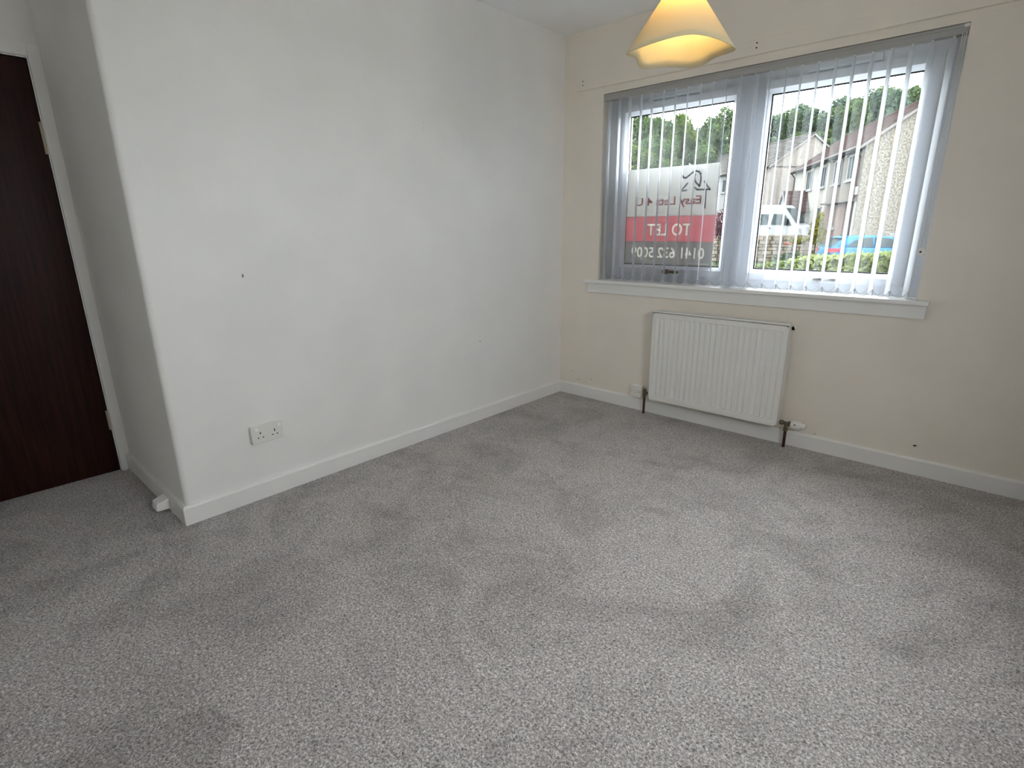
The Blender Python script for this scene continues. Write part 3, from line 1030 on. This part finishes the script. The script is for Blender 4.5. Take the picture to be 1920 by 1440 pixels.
G1 = .46
h1 = house('semi_detached_house', 'nearest two-storey house with brown tiled roof and pebbledash gable', (-4.353, 32.052), (-.4717, .8818), G1, 15.0, 3.0, 5.344 - G1, 2.25,
           ('pebbledash', 'render_grey', 'render_cream'), 'tile_brown',
           [(1.10, 2.25, 3.67 - G1, 5.02 - G1, [.5]), (3.35, 4.75, 3.62 - G1, 4.98 - G1, [.5]), (6.35, 7.65, 3.63 - G1, 4.95 - G1, [.4]), (9.5, 11.1, 3.66 - G1, 4.98 - G1, [.35, .66]),
            (3.05, 4.15, 1.06 - G1, 2.40 - G1, [.5]), (6.5, 7.9, 1.3 - G1, 2.42 - G1, [.5])],
           [(.12, .95, 2.38 - G1)], split=5.9, brick=(1.65, 5.8, 2.46 - G1), courses=12)
MB().tube([(.22, .42, 4.70), (.22, .25, 4.45), (.22, .13, 4.25), (.22, .13, 0)], .055, 8).build('downpipe', 'downpipe_brown', h1, local=True)
MB().tube([(14.6, .42, 4.70), (14.6, .13, 4.35), (14.6, .13, 0)], .055, 8).build('downpipe', 'gutter_grey', h1, local=True)
MB().box(.05, .55, .04, .16, 2.35 + .02, 2.78).build('meter_box', 'ext_white', h1, local=True)
MB().tube([(.62, .03, 3.40), (.62, .16, 3.40)], .20, 16).box(.50, .74, .03, .2, 3.12, 3.2).build('satellite_dish', 'ext_white', h1, local=True)
for xx, zz in ((2.55, 4.62), (5.15, 4.6)):
    MB().tube([(xx, .03, zz), (xx, .16, zz - .05)], .07, 10).build('wall_lamp', 'ext_white', h1, local=True)
# gabled porch near the far end of the facade
pr = MB()
px0, px1, pd, pe, pk = 9.4, 11.9, 1.55, 1.78, 3.10
pm = (px0 + px1) / 2
pr.box(px0 + .15, px1 - .15, .03, pd - .25, 0, pe)
porch = pr.build('porch', 'render_cream', h1, local=True, label='small gabled porch with brown tiled roof')
MB().prism([(px0 - .05, pd, pe), (px1 + .05, pd, pe), (pm, pd, pk)], (0, -.06, 0)).build('porch_gable', 'ext_white', porch, local=True)
for side in (0, 1):
    for i in range(6):
        t0, t1 = i / 6, min(1, (i + 1.15) / 6)
        def q(t, dz):
            xx = (px0 - .22) + (pm - px0 + .22) * t
            return (xx if side == 0 else 2 * pm - xx, pe - .12 + (pk - pe + .2) * t + dz)
        a0, a1, b0, b1 = q(t0, .07), q(t1, .03), q(t0, 0), q(t1, 0)
        MB().hexa([(b0[0], .04, b0[1]), (b0[0], pd + .1, b0[1]), (b1[0], pd + .1, b1[1]), (b1[0], .04, b1[1]),
                   (a0[0], .04, a0[1]), (a0[0], pd + .1, a0[1]), (a1[0], pd + .1, a1[1]), (a1[0], .04, a1[1])]).build('tile_course', 'tile_brown', porch, local=True)
m = MB()
for sgn in (0, 1):
    xe = px0 - .24 if sgn == 0 else px1 + .24
    m.prism([(xe, pd + .10, pe - .22), (pm, pd + .10, pk - .02), (pm, pd + .10, pk + .14), (xe, pd + .10, pe - .04)], (0, .04, 0))
m.build('porch_barge', 'barge_board', porch, local=True)

G2 = 1.2
h2 = house('gable_house', 'farther house with grey tiled roof and pale gable behind the white van', (-14.51, 49.015), (-.7765, .6301), G2, 17.0, 3.6, 6.338 - G2, 2.5,
           ('pebbledash_pink', 'pebbledash_pink', 'ext_white'), 'tile_grey',
           [(2.0, 3.4, 3.4, 4.7, [.5]), (6.6, 8.0, 3.3, 4.6, [.5]), (2.0, 3.6, .9, 2.2, [.5]), (9.6, 11.0, 3.3, 4.6, [.5]), (13, 14.4, 3.3, 4.6, [.5])],
           [(4.6, 5.5, 2.0)], split=6.1, courses=13)
MB().box(-.03, 0, -7.2, 0, 4.95, 5.05).build('string_course', 'gutter_grey', h2, local=True)
h3 = house('roofed_house', 'distant house whose brown roof peeps over the letting board', (-33.5, 49.0), (-.85, .53), 1.0, 9.0, 3.4, 4.2, 2.2,
           ('pebbledash_pink', 'render_cream', 'render_cream'), 'tile_brown', [(1.5, 3.0, 2.8, 4.0, [.5])], [], courses=9)


# ---- terrain
ctrl = [(-6, 0, -.9), (0, 1, -.9), (6, 0, -.9), (0.5, 6, -.7), (-6, 10, -.9), (6, 12, -.7), (-3, 20, -.75), (-2.5, 25.2, -.62), (2, 24, -.62), (-8, 28.5, -.72), (-12, 27, -.72), (-20, 28, -.6),
        (-9.9, 36.8, -.12), (-13, 37, -.12), (-6, 38, .1), (-5, 33, .3), (-7, 39, .46), (-11, 45, .46), (-2, 40, .46), (6, 38, .5), (-15, 48.5, 1.1), (-24, 56, 1.2), (-33, 50, 1.0), (-28, 40, .4),
        (-26, 61, 2.0), (-18, 66, 3.0), (-6, 62, 3.0), (-28, 70, 3.5), (-22, 78, 4.5), (-12, 70, 3.5), (-14, 82, 5), (6, 66, 3.5), (-35, 62, 2.4), (-37, 70, 3.5), (-40, 80, 5), (0, 85, 6), (-20, 100, 7), (0, 110, 8), (20, 50, 1), (25, 20, -.5), (-45, 30, 0), (-45, 10, -.5)]
cx = np.array(ctrl)


def gz(x, y):
    d = ((cx[:, 0] - x) ** 2 + (cx[:, 1] - y) ** 2) ** 1.5 + .3
    return float((cx[:, 2] / d).sum() / (1 / d).sum())


m = MB()
nx, ny = 46, 50
gxs = np.linspace(-60, 35, nx)
gys = np.linspace(.6, 118, ny)
for y in gys:
    for x in gxs:
        m.v.append((x, y, gz(x, y) + .03 * rng.standard_normal()))
for j in range(ny - 1):
    for i in range(nx - 1):
        q = j * nx + i
        m.f.append((q, q + 1, q + nx + 1, q + nx))
        m.m.append(0)
o = m.build('ground', 'soil_lawn', smooth=True)
tag(o, 'sloping grassy ground and gardens outside the window', 'ground', kind='structure')
o = MB().add([(-60, -70, -.9), (35, -70, -.9), (35, .7, -.9), (-60, .7, -.9)], [(0, 1, 2, 3)]).build('ground_rear', 'bounce_ground')
tag(o, 'unseen ground behind the building, made pale to bounce light indoors', 'ground', kind='structure')


# ---- leaf clouds
def leaves(n, blobs, size, flat=.5, shell=.55):
    """n leaf quads scattered through ellipsoid blobs (x,y,z,rx,ry,rz), thicker near their skin"""
    bl = np.array(blobs, float)
    wts = (bl[:, 3] * bl[:, 4] * bl[:, 5]) ** (2 / 3)
    idx = rng.choice(len(bl), n, p=wts / wts.sum())
    d = rng.standard_normal((n, 3))
    d /= np.linalg.norm(d, axis=1)[:, None]
    rad = shell + (1.06 - shell) * rng.random(n) ** .6
    c = bl[idx, :3] + d * rad[:, None] * bl[idx, 3:]
    nn = d * .6 + rng.standard_normal((n, 3)) * .6 + np.array([0, 0, .35])
    nn /= np.linalg.norm(nn, axis=1)[:, None]
    a = np.cross(nn, rng.standard_normal((n, 3)))
    a /= np.linalg.norm(a, axis=1)[:, None] + 1e-9
    b = np.cross(nn, a)
    s = size * (.6 + .8 * rng.random(n))[:, None]
    V = np.stack([c - a * s * .5, c + b * s * flat * .5 - a * s * .05, c + a * s * .5, c - b * s * flat * .5 - a * s * .05], 1).reshape(-1, 3)
    m = MB()
    m.v = V.tolist()
    m.f = [(4 * i, 4 * i + 1, 4 * i + 2, 4 * i + 3) for i in range(n)]
    m.m = [0] * n
    return m


def raw_build(m, name, mat, parent):
    me = bpy.data.meshes.new(name)
    me.from_pydata(m.v, [], m.f)
    me.materials.append(MATS[mat])
    ob = bpy.data.objects.new(name, me)
    COL.objects.link(ob)
    ob.parent = parent
    return ob


def crown_blobs(h, w, seed):
    r = random.Random(seed)
    out = []
    for k in range(17):
        t = r.random()
        zz = h * (.22 + .72 * t)
        ww = w * (1 - abs(t - .40) * .95) * .62
        a = r.uniform(0, 6.28)
        q = ww * math.sqrt(r.random())
        s = w * r.uniform(.20, .36)
        out.append((q * math.cos(a), q * math.sin(a), zz, s, s, s * .8))
    out.append((0, 0, h * .86, w * .3, w * .3, h * .12))
    return out


def trunk_mb(h, r):
    m = MB()
    m.tube([(0, 0, -.6), (.1, .05, h * .3), (-.05, .1, h * .6), (.05, 0, h * .88)], [r, r * .75, r * .45, r * .12], 8)
    for k in range(7):
        a = k * 2.3
        z0 = h * (.28 + .07 * k)
        m.tube([(0, 0, z0), (math.cos(a) * h * .10, math.sin(a) * h * .10, z0 + h * .09), (math.cos(a) * h * .19, math.sin(a) * h * .19, z0 + h * .16)], [r * .35, r * .2, r * .05], 5)
    return m


TREE_T = []
for i in range(4):
    bl = crown_blobs(12.0, 4.6, 31 + i)
    TREE_T.append(leaves(9500, bl, .42))
TRUNK_T = trunk_mb(12.0, .28)
crown_cache = {}


def tree(px_, py_, top, wscale, var, mat, label):
    z = gz(px_, py_)
    h = top - z
    t = thing('leafy_tree', label, 'tree', (px_, py_, z), group='trees on the bank behind the houses', rz=random.uniform(0, 6.28))
    sc = (wscale, wscale, h / 12.6)
    key = (var, mat)
    if key not in crown_cache:
        crown_cache[key] = raw_build(TREE_T[var], 'crown', mat, t)
        c = crown_cache[key]
    else:
        c = link_copy(crown_cache[key], t)
    c.scale = sc
    if 'trunk' not in crown_cache:
        crown_cache['trunk'] = raw_build(TRUNK_T, 'trunk', 'bark', t)
        c = crown_cache['trunk']
    else:
        c = link_copy(crown_cache['trunk'], t)
    c.scale = sc
    return t


ORD = ['first', 'second', 'third', 'fourth', 'fifth', 'sixth', 'seventh', 'eighth', 'ninth', 'tenth', 'eleventh', 'twelfth', 'thirteenth', 'fourteenth']
# (x, y, top height, spread, leaf material)
rows = [
    ('tall tree in the left pane treeline, %s from the outer window edge', [
        (-37.0, 64.0, 16.1, 1.0, 'leaf_mid'), (-37.6, 68.2, 16.3, .9, 'leaf_cool'), (-33.4, 63.7, 15.4, .85, 'leaf_mid'), (-35.6, 71.5, 16.2, 1.0, 'leaf_cool'),
        (-31.6, 66.9, 15.6, .8, 'leaf_bright'), (-31.6, 71.3, 14.6, .8, 'leaf_cool'), (-28.7, 68.2, 15.2, .75, 'leaf_mid'), (-26.5, 67.0, 15.9, .8, 'leaf_mid'), (-27.4, 73.1, 16.6, .9, 'leaf_cool')]),
    ('lower bright tree over the letting board or grey roof, %s from the outer window edge', [
        (-32.6, 57.3, 11.0, .75, 'leaf_bright'), (-29.8, 58.8, 11.4, .8, 'leaf_mid'), (-26.0, 60.8, 10.8, .75, 'leaf_mid'), (-23.2, 63.2, 10.9, .7, 'leaf_bright')]),
    ('tall tree in the right pane treeline, %s from the central mullion', [
        (-24.7, 76.2, 15.9, 1.0, 'leaf_cool'), (-25.2, 82.3, 16.8, 1.1, 'leaf_cool'), (-22.7, 78.9, 16.7, 1.0, 'leaf_mid'), (-23.0, 85.1, 18.2, 1.1, 'leaf_cool'), (-20.0, 79.7, 16.6, 1.0, 'leaf_cool'),
        (-20.2, 85.9, 16.9, 1.0, 'leaf_mid'), (-17.6, 80.3, 16.4, .95, 'leaf_mid'), (-17.3, 84.5, 18.2, 1.1, 'leaf_cool'), (-14.9, 78.9, 16.9, .9, 'leaf_mid'), (-14.0, 81.1, 18.2, .9, 'leaf_cool'),
        (-13.6, 85.3, 19.2, 1.0, 'leaf_mid'), (-11.0, 79.6, 17.0, .8, 'leaf_cool'), (-10.3, 83.8, 18.2, .9, 'leaf_mid'), (-8.2, 80.0, 16.8, .8, 'leaf_mid')]),
    ('lower leafy tree just above the house roofs, %s from the central mullion', [
        (-19.6, 67.3, 11.2, .7, 'leaf_mid'), (-18.0, 69.9, 11.8, .7, 'leaf_bright'), (-14.9, 68.6, 11.0, .7, 'leaf_mid'), (-13.0, 69.1, 11.6, .7, 'leaf_cool'), (-10.2, 70.2, 12.5, .8, 'leaf_mid'), (-7.6, 69.0, 12.8, .8, 'leaf_mid')]),
]
k = 0
for text, items in rows:
    for j, (x, y, tp, ws, mt) in enumerate(items):
        tree(x, y, tp, ws, k % 4, mt, text % ORD[j])
        k += 1

# ---- clipped hedge beyond the window
hp = [Vector((-1.4, 6.05, 0)), Vector((-.546, 5.709, 0)), Vector((.309, 5.44, 0)), Vector((1.373, 5.135, 0)), Vector((2.6, 4.8, 0))]
ht = [.52, .62, .80, .90, .96]
hedge = thing('clipped_hedge', 'clipped yellow-green hedge just outside the window', 'hedge', (.6, 5.35, gz(.6, 5.35)))
m = MB()
bl = []
for i in range(len(hp) - 1):
    a, b = hp[i], hp[i + 1]
    m.hexa([(a.x, a.y, -.8), (b.x, b.y, -.8), (b.x + .13, b.y + .42, -.8), (a.x + .13, a.y + .42, -.8),
            (a.x, a.y, ht[i] - .07), (b.x, b.y, ht[i + 1] - .07), (b.x + .13, b.y + .42, ht[i + 1] - .07), (a.x + .13, a.y + .42, ht[i] - .07)])
m.build('hedge_core', 'leaf_hedge', hedge)
n = 16000
t = rng.random(n) * (len(hp) - 1)
i0 = np.minimum(t.astype(int), len(hp) - 2)
fr = t - i0
P = np.array([[p.x, p.y] for p in hp])
base = P[i0] * (1 - fr[:, None]) + P[i0 + 1] * fr[:, None]
tops = np.array(ht)[i0] * (1 - fr) + np.array(ht)[i0 + 1] * fr
face = rng.random(n) < .68
off = np.where(face, rng.normal(-.01, .03, n), rng.random(n) * .42)
zz = np.where(face, tops - rng.random(n) ** 1.3 * .75, tops - .04 + rng.normal(0, .025, n))
c = np.stack([base[:, 0] + off * .3, base[:, 1] + off * .95, zz], 1)
nn = rng.standard_normal((n, 3)) + np.array([-.2, -.7, .5])
nn /= np.linalg.norm(nn, axis=1)[:, None]
a = np.cross(nn, rng.standard_normal((n, 3)))
a /= np.linalg.norm(a, axis=1)[:, None]
b = np.cross(nn, a)
s = (.026 + .026 * rng.random(n))[:, None]
V = np.stack([c - a * s, c + b * s * .55, c + a * s, c - b * s * .55], 1).reshape(-1, 3) - np.array(list(hedge.location))
mm = MB()
mm.v = V.tolist()
mm.f = [(4 * i, 4 * i + 1, 4 * i + 2, 4 * i + 3) for i in range(n)]
raw_build(mm, 'foliage', 'leaf_hedge', hedge)['kind'] = 'stuff'

# ---- stone garden wall
sw_a, sw_b = Vector((-13.5, 27.2, 0)), Vector((-5.45, 29.75, 0))
dv = (sw_b - sw_a).normalized()
nv = Vector((dv.y, -dv.x, 0))
stw = thing('stone_wall', 'rough stone garden wall in front of the white van', 'wall', (-9.4, 28.5, -.75))
LW = (sw_b - sw_a).length


def wp(s_, o_, z_):
    p = sw_a + dv * s_ + nv * o_
    return (p.x, p.y, z_)


MB().hexa([wp(0, 0, -1.2), wp(LW, 0, -1.2), wp(LW, -.35, -1.2), wp(0, -.35, -1.2), wp(0, 0, .68), wp(LW, 0, .68), wp(LW, -.35, .68), wp(0, -.35, .68)]).build('wall_core', 'mortar', stw)
z_ = -.9
rr = random.Random(5)
while z_ < .62:
    hgt = rr.uniform(.15, .24)
    s_ = rr.uniform(-.2, 0)
    while s_ < LW:
        ln_ = rr.uniform(.28, .62)
        e_ = min(s_ + ln_, LW)
        s0_ = max(s_, 0)
        if e_ - s0_ > .08:
            q = rr.uniform(.02, .07)
            zt = min(z_ + hgt, .70)
            MB().hexa([wp(s0_ + .015, 0, z_ + .015), wp(e_ - .015, 0, z_ + .015), wp(e_ - .015, -.1, z_ + .015), wp(s0_ + .015, -.1, z_ + .015)][0:0] +
                      [wp(s0_ + .012, -.05, z_ + .012), wp(e_ - .012, -.05, z_ + .012), wp(e_ - .03, q, z_ + .03), wp(s0_ + .03, q, z_ + .03),
                       wp(s0_ + .012, -.05, zt), wp(e_ - .012, -.05, zt), wp(e_ - .03, q, zt - .02), wp(s0_ + .03, q, zt - .02)]).build('stone', 'stone', stw)
        s_ += ln_
    z_ += hgt
s_ = 0
while s_ < LW - .05:
    ln_ = rr.uniform(.5, .9)
    e_ = min(s_ + ln_, LW)
    MB().hexa([wp(s_ + .01, .06, .69), wp(e_ - .01, .06, .69), wp(e_ - .01, -.40, .69), wp(s_ + .01, -.40, .69),
               wp(s_ + .01, .05, .765), wp(e_ - .01, .05, .765), wp(e_ - .01, -.39, .765), wp(s_ + .01, -.39, .765)]).build('coping_stone', 'stone', stw)
    s_ += ln_


# ---- shrubs and flowers in the garden
def shrub(name, label, cat, x, y, z0, blobs, n, size, mat, stem=True, group=None):
    t = thing(name, label, cat, (x, y, z0), group=group)
    raw_build(leaves(n, blobs, size, .6, .3), 'foliage', mat, t)
    if stem:
        zt = max(b[2] for b in blobs)
        MB().tube([(0, 0, -.1), (.02, .01, zt * .5), (0, 0, zt)], [.03, .022, .008], 6).build('stem', 'bark', t, local=True)
    return t


shrub('golden_shrub', 'slim golden-yellow shrub in front of the house window', 'shrub', -3.93, 23.0, -.68, [(0, 0, 1.95, .26, .26, .32), (.05, 0, 1.6, .34, .3, .32), (-.03, 0, 1.35, .24, .24, .2), (.1, 0, 2.25, .13, .13, .25)], 900, .11, 'leaf_yellow')
shrub('yellow_bush', 'low pale yellow bush on top of the stone wall end', 'shrub', -4.75, 23.4, -.7, [(0, 0, 1.28, .34, .3, .14), (.25, 0, 1.34, .22, .2, .12)], 500, .10, 'leaf_yellow')
shrub('garden_bush', 'light green low bush left of the blue car', 'shrub', -2.9, 16.2, -.72, [(0, 0, .9, .45, .4, .28), (-.4, .1, .75, .35, .35, .25), (.4, 0, .72, .4, .3, .22)], 1100, .09, 'leaf_garden')
shrub('garden_bush', 'grey-green bush at the rear bumper of the blue car', 'shrub', -1.9, 16.4, -.72, [(0, 0, .80, .42, .4, .28), (.42, 0, .70, .4, .3, .24), (-.3, 0, .66, .3, .3, .2)], 1000, .08, 'leaf_garden')
shrub('garden_bush', 'tall leafy plant right below the red poppy', 'plant', -1.52, 10.6, -.75, [(0, 0, .98, .15, .15, .22), (.12, 0, .72, .22, .2, .25), (-.18, 0, .68, .2, .2, .2)], 420, .07, 'leaf_garden')
shrub('red_leaf_tree', 'purple-red leaved shrub between the letting board and the mullion', 'shrub', -8.75, 24.6, -.7, [(0, 0, 2.3, .55, .5, .5), (.1, 0, 1.7, .6, .5, .4), (-.3, 0, 1.9, .5, .5, .5)], 1300, .12, 'leaf_purple')
pp = thing('red_poppy', 'single red poppy flower above the clipped hedge', 'flower', (-1.348, 10.172, -.75))
MB().tube([(0, 0, 0), (.02, .01, .9), (0, 0, 1.57)], .006, 6).build('stem', 'leaf_garden', pp, local=True)
for k in range(5):
    a = 2 * math.pi * k / 5
    pts = []
    for u_, wd in ((.0, .012), (.045, .05), (.085, .055), (.10, .03)):
        for sg in (-1, 1):
            ca, sa_ = math.cos(a), math.sin(a)
            q = Vector((ca * u_ - sa_ * wd * sg, sa_ * u_ + ca * wd * sg, 1.57 + u_ * .45))
            pts.append(q)
    MB().add(pts, [(0, 2, 3, 1), (2, 4, 5, 3), (4, 6, 7, 5)]).build('petal', 'poppy_red', pp, local=True, smooth=True).rotation_euler = (0, 0, 0)
MB().tube([(0, 0, 1.57), (0, 0, 1.60)], [.02, .018], 8).build('flower_centre', 'dark_hole', pp, local=True)

bn = thing('wheelie_bin', 'blue wheelie bin behind the garden by the red-leaved shrub', 'bin', (-7.95, 26.6, gz(-7.95, 26.6)))
m = MB().hexa([(-.22, -.25, .08), (.22, -.25, .08), (.22, .25, .08), (-.22, .25, .08), (-.29, -.36, 1.0), (.29, -.36, 1.0), (.29, .36, 1.0), (-.29, .36, 1.0)])
m.build('bin_body', 'bin_blue', bn, local=True, bevel=.02)
MB().hexa([(-.31, -.38, 1.0), (.31, -.38, 1.0), (.31, .40, 1.02), (-.31, .40, 1.02), (-.27, -.34, 1.05), (.27, -.34, 1.05), (.27, .36, 1.09), (-.27, .36, 1.09)]).build('lid', 'bin_blue', bn, local=True)
for sg in (-1, 1):
    MB().tube([(sg * .24, .27, .11), (sg * .30, .27, .11)], .11, 14).build('wheel', 'tyre', bn, local=True)
wb = thing('meter_cabinet', 'small white cabinet standing by the pebbledash gable', 'cabinet', (-2.05, 29.6, gz(-2.05, 29.6)))
zc = .72 - gz(-2.05, 29.6)
MB().box(-.2, .2, -.12, .12, 0, zc + .12).build('cabinet_body', 'ext_white', wb, local=True, bevel=.01)
MB().box(-.17, .17, -.135, -.121, .1, zc + .08).build('cabinet_door', 'ext_white', wb, local=True)


# ---- vehicles: +x forward, lofted from stations
def loft(stations):
    """stations: (x, [(half width, z) from bottom to top]); both sides plus caps"""
    m = MB()
    n = len(stations[0][1])
    for x, pr_ in stations:
        ring_ = [(x, hw, z) for hw, z in pr_] + [(x, -hw, z) for hw, z in reversed(pr_)]
        m.v += ring_
    k = 2 * n
    for i in range(len(stations) - 1):
        for j in range(k):
            a, b = i * k + j, i * k + (j + 1) % k
            m.f.append((a, b, b + k, a + k))
            m.m.append(0)
    m.f.append(tuple(range(k - 1, -1, -1)))
    m.f.append(tuple((len(stations) - 1) * k + j for j in range(k)))
    m.m += [0, 0]
    return m


def panel(pts, thick):
    """thin glazing panel from an ordered polygon, lifted along its normal"""
    P_ = [Vector(p) for p in pts]
    nrm = (P_[1] - P_[0]).cross(P_[2] - P_[0]).normalized()
    return MB().prism(P_, nrm * thick)


def wheel(x, y, r, wd, parent):
    t = MB().tube([(x, y - wd / 2, r), (x, y + wd / 2, r)], r, 24).build('tyre', 'tyre', parent, local=True)
    s_ = 1 if y > 0 else -1
    MB().tube([(x, y + s_ * wd * .4, r), (x, y + s_ * wd * .54, r)], [r * .66, r * .6], 16).build('hub_cap', 'lens_clear', t, local=True)


def hatchback(loc, rz):
    c = thing('hatchback_car', 'metallic blue hatchback parked beyond the hedge', 'car', loc, rz=rz)
    st = []
    for x, zl, zt, hw in [(-2.02, .42, .86, .66), (-1.96, .30, .96, .78), (-1.75, .24, 1.00, .845), (-1.2, .2, .985, .865), (-.4, .18, .965, .87), (.5, .18, .95, .865), (1.05, .19, .93, .85), (1.55, .22, .85, .82), (1.86, .28, .74, .75), (2.0, .36, .62, .62)]:
        mid = zl + (zt - zl) * .55
        st.append((x, [(hw * .93, zl), (hw, zl + .1), (hw * 1.01, mid), (hw * .985, zt - .05), (hw * .94, zt)]))
    loft(st).build('body', 'car_blue', c, local=True, smooth=True)
    gh = [(-1.93, .97, .99, .77, .75), (-1.52, .95, 1.33, .80, .62), (-1.25, .95, 1.415, .81, .60), (-.6, .94, 1.47, .815, .60), (.0, .93, 1.465, .815, .60), (.42, .92, 1.40, .81, .60), (.80, .92, 1.20, .80, .66), (1.22, .90, .94, .78, .76)]
    st = [(x, [(w0, zb_), (w0 + (w1 - w0) * .45, zb_ + (zt - zb_) * .5), (w1, zt - .03 if zt > 1.1 else zt - .01), (w1 * .88, zt)]) for x, zb_, zt, w0, w1 in gh]
    loft(st).build('cabin', 'car_blue', c, local=True, smooth=True)
    for s_ in (1, -1):
        def sp(x, z):
            f = (z - .95) / (1.47 - .95)
            return (x, s_ * (.822 - f * .205), z)
        a = [sp(-.28, 1.0), sp(.84, 1.0), sp(.40, 1.31), sp(.2, 1.365), sp(-.28, 1.385)]
        b = [sp(-1.36, 1.02), sp(-.36, 1.0), sp(-.36, 1.385), sp(-.75, 1.365), sp(-1.1, 1.26)]
        if s_ < 0:
            a, b = a, b
        else:
            a, b = a[::-1], b[::-1]
        panel(a, .012).build('side_window', 'ext_glass', c, local=True)
        panel(b, .012).build('side_window', 'ext_glass', c, local=True)
        m_ = MB().box(.62, .80, s_ * .84, s_ * 1.0, .98, 1.10)
        m_.build('mirror', 'car_blue', c, local=True, bevel=.02)
        MB().box(-.30, -.14, s_ * .855, s_ * .895, .86, .89).build('door_handle', 'car_blue', c, local=True)
        MB().hexa([(-2.05, s_ * .60, .78), (-1.58, s_ * .84, .84), (-1.58, s_ * .892, .84), (-2.02, s_ * .80, .78), (-2.03, s_ * .58, .95), (-1.50, s_ * .82, .96), (-1.50, s_ * .890, .96), (-2.00, s_ * .82, .95)]).build('tail_light', 'lens_red', c, local=True)
        MB().hexa([(1.60, s_ * .74, .66), (1.93, s_ * .58, .62), (1.95, s_ * .66, .62), (1.60, s_ * .83, .66), (1.55, s_ * .74, .80), (1.86, s_ * .58, .73), (1.86, s_ * .68, .73), (1.55, s_ * .825, .80)]).build('headlight', 'lens_clear', c, local=True)
        for x in (-1.27, 1.27):
            wheel(x, s_ * .78, .31, .2, c)
    panel([(-1.925, .62, 1.0), (-1.925, -.62, 1.0), (-1.535, -.56, 1.325), (-1.535, .56, 1.325)], -.012).build('rear_window', 'ext_glass', c, local=True)
    panel([(1.16, .66, .975), (.47, .52, 1.385), (.47, -.52, 1.385), (1.16, -.66, .975)], .012).build('windscreen', 'ext_glass', c, local=True)
    MB().hexa([(-1.62, -.55, 1.36), (-1.62, .55, 1.36), (-1.30, .55, 1.415), (-1.30, -.55, 1.415), (-1.66, -.55, 1.39), (-1.66, .55, 1.39), (-1.30, .55, 1.44), (-1.30, -.55, 1.44)]).build('spoiler', 'car_blue', c, local=True)
    return c


def panel_van(loc, rz):
    c = thing('panel_van', 'white high-roof van parked behind the stone wall', 'van', loc, rz=rz)
    st = []
    for x, zl, zt, hb, ht_ in [(-3.0, .35, 2.62, .96, .84), (-2.9, .3, 2.68, .98, .86), (0, .3, 2.70, .99, .87), (1.05, .3, 2.66, .99, .86), (1.35, .3, 2.48, .985, .82), (1.75, .3, 2.0, .98, .85), (2.12, .3, 1.52, .97, .88), (2.2, .3, 1.42, .96, .90), (2.75, .32, 1.26, .92, .84), (2.95, .40, 1.02, .80, .70)]:
        mid = zl + (zt - zl) * .5
        st.append((x, [(hb * .97, zl), (hb, zl + .15), (hb, mid), (ht_ + (hb - ht_) * .35, zt - .12), (ht_ * .9, zt)]))
    loft(st).build('body', 'van_white', c, local=True, smooth=False)
    for s_ in (1, -1):
        def sp(x, z):
            return (x, s_ * (.996 - max(0, z - 1.5) * .075), z)
        for poly in ([sp(.62, 1.42), sp(1.98, 1.36), sp(1.80, 1.62), sp(1.42, 2.08), sp(.72, 2.10)], [sp(-.95, 1.42), sp(.38, 1.42), sp(.46, 2.10), sp(-.95, 2.10)], [sp(-2.6, 1.42), sp(-1.15, 1.42), sp(-1.15, 2.10), sp(-2.6, 2.10)]):
            panel(poly if s_ < 0 else poly[::-1], .014).build('side_window', 'ext_glass', c, local=True)
        MB().box(.40, .62, s_ * .99, s_ * 1.03, 1.18, 1.24).build('door_handle', 'trim_black', c, local=True)
        MB().hexa([(1.62, s_ * 1.0, 1.42), (1.76, s_ * 1.0, 1.42), (1.76, s_ * 1.22, 1.42), (1.62, s_ * 1.22, 1.42), (1.62, s_ * 1.0, 1.76), (1.76, s_ * 1.0, 1.76), (1.76, s_ * 1.22, 1.76), (1.62, s_ * 1.22, 1.76)]).build('mirror', 'trim_black', c, local=True)
        MB().hexa([(2.55, s_ * .80, .86), (2.93, s_ * .60, .84), (2.95, s_ * .74, .84), (2.58, s_ * .95, .86), (2.40, s_ * .84, 1.16), (2.86, s_ * .62, 1.06), (2.88, s_ * .74, 1.06), (2.42, s_ * .955, 1.16)]).build('headlight', 'lens_clear', c, local=True)
        for x in (-2.0, 2.05):
            wheel(x, s_ * .90, .35, .22, c)
    panel([(2.13, .80, 1.54), (1.37, .72, 2.45), (1.37, -.72, 2.45), (2.13, -.80, 1.54)], .014).build('windscreen', 'ext_glass', c, local=True)
    MB().hexa([(2.86, -.52, .60), (2.99, -.46, .60), (2.99, .46, .60), (2.86, .52, .60), (2.82, -.52, 1.0), (2.965, -.46, 1.0), (2.965, .46, 1.0), (2.82, .52, 1.0)]).build('radiator_grille', 'trim_black', c, local=True)
    MB().box(2.70, 3.06, -.92, .92, .38, .58).build('bumper', 'trim_black', c, local=True, bevel=.05)
    return c


def heading(px_dir, tilt):
    return px_dir + tilt


# view direction at the car and van, for sensible parking angles
car_p = Vector((-2.15, 25.3, -.62))
hatchback((car_p.x, car_p.y, -.66), math.radians(32))
panel_van((-10.35, 36.9, -.10), math.radians(-8))
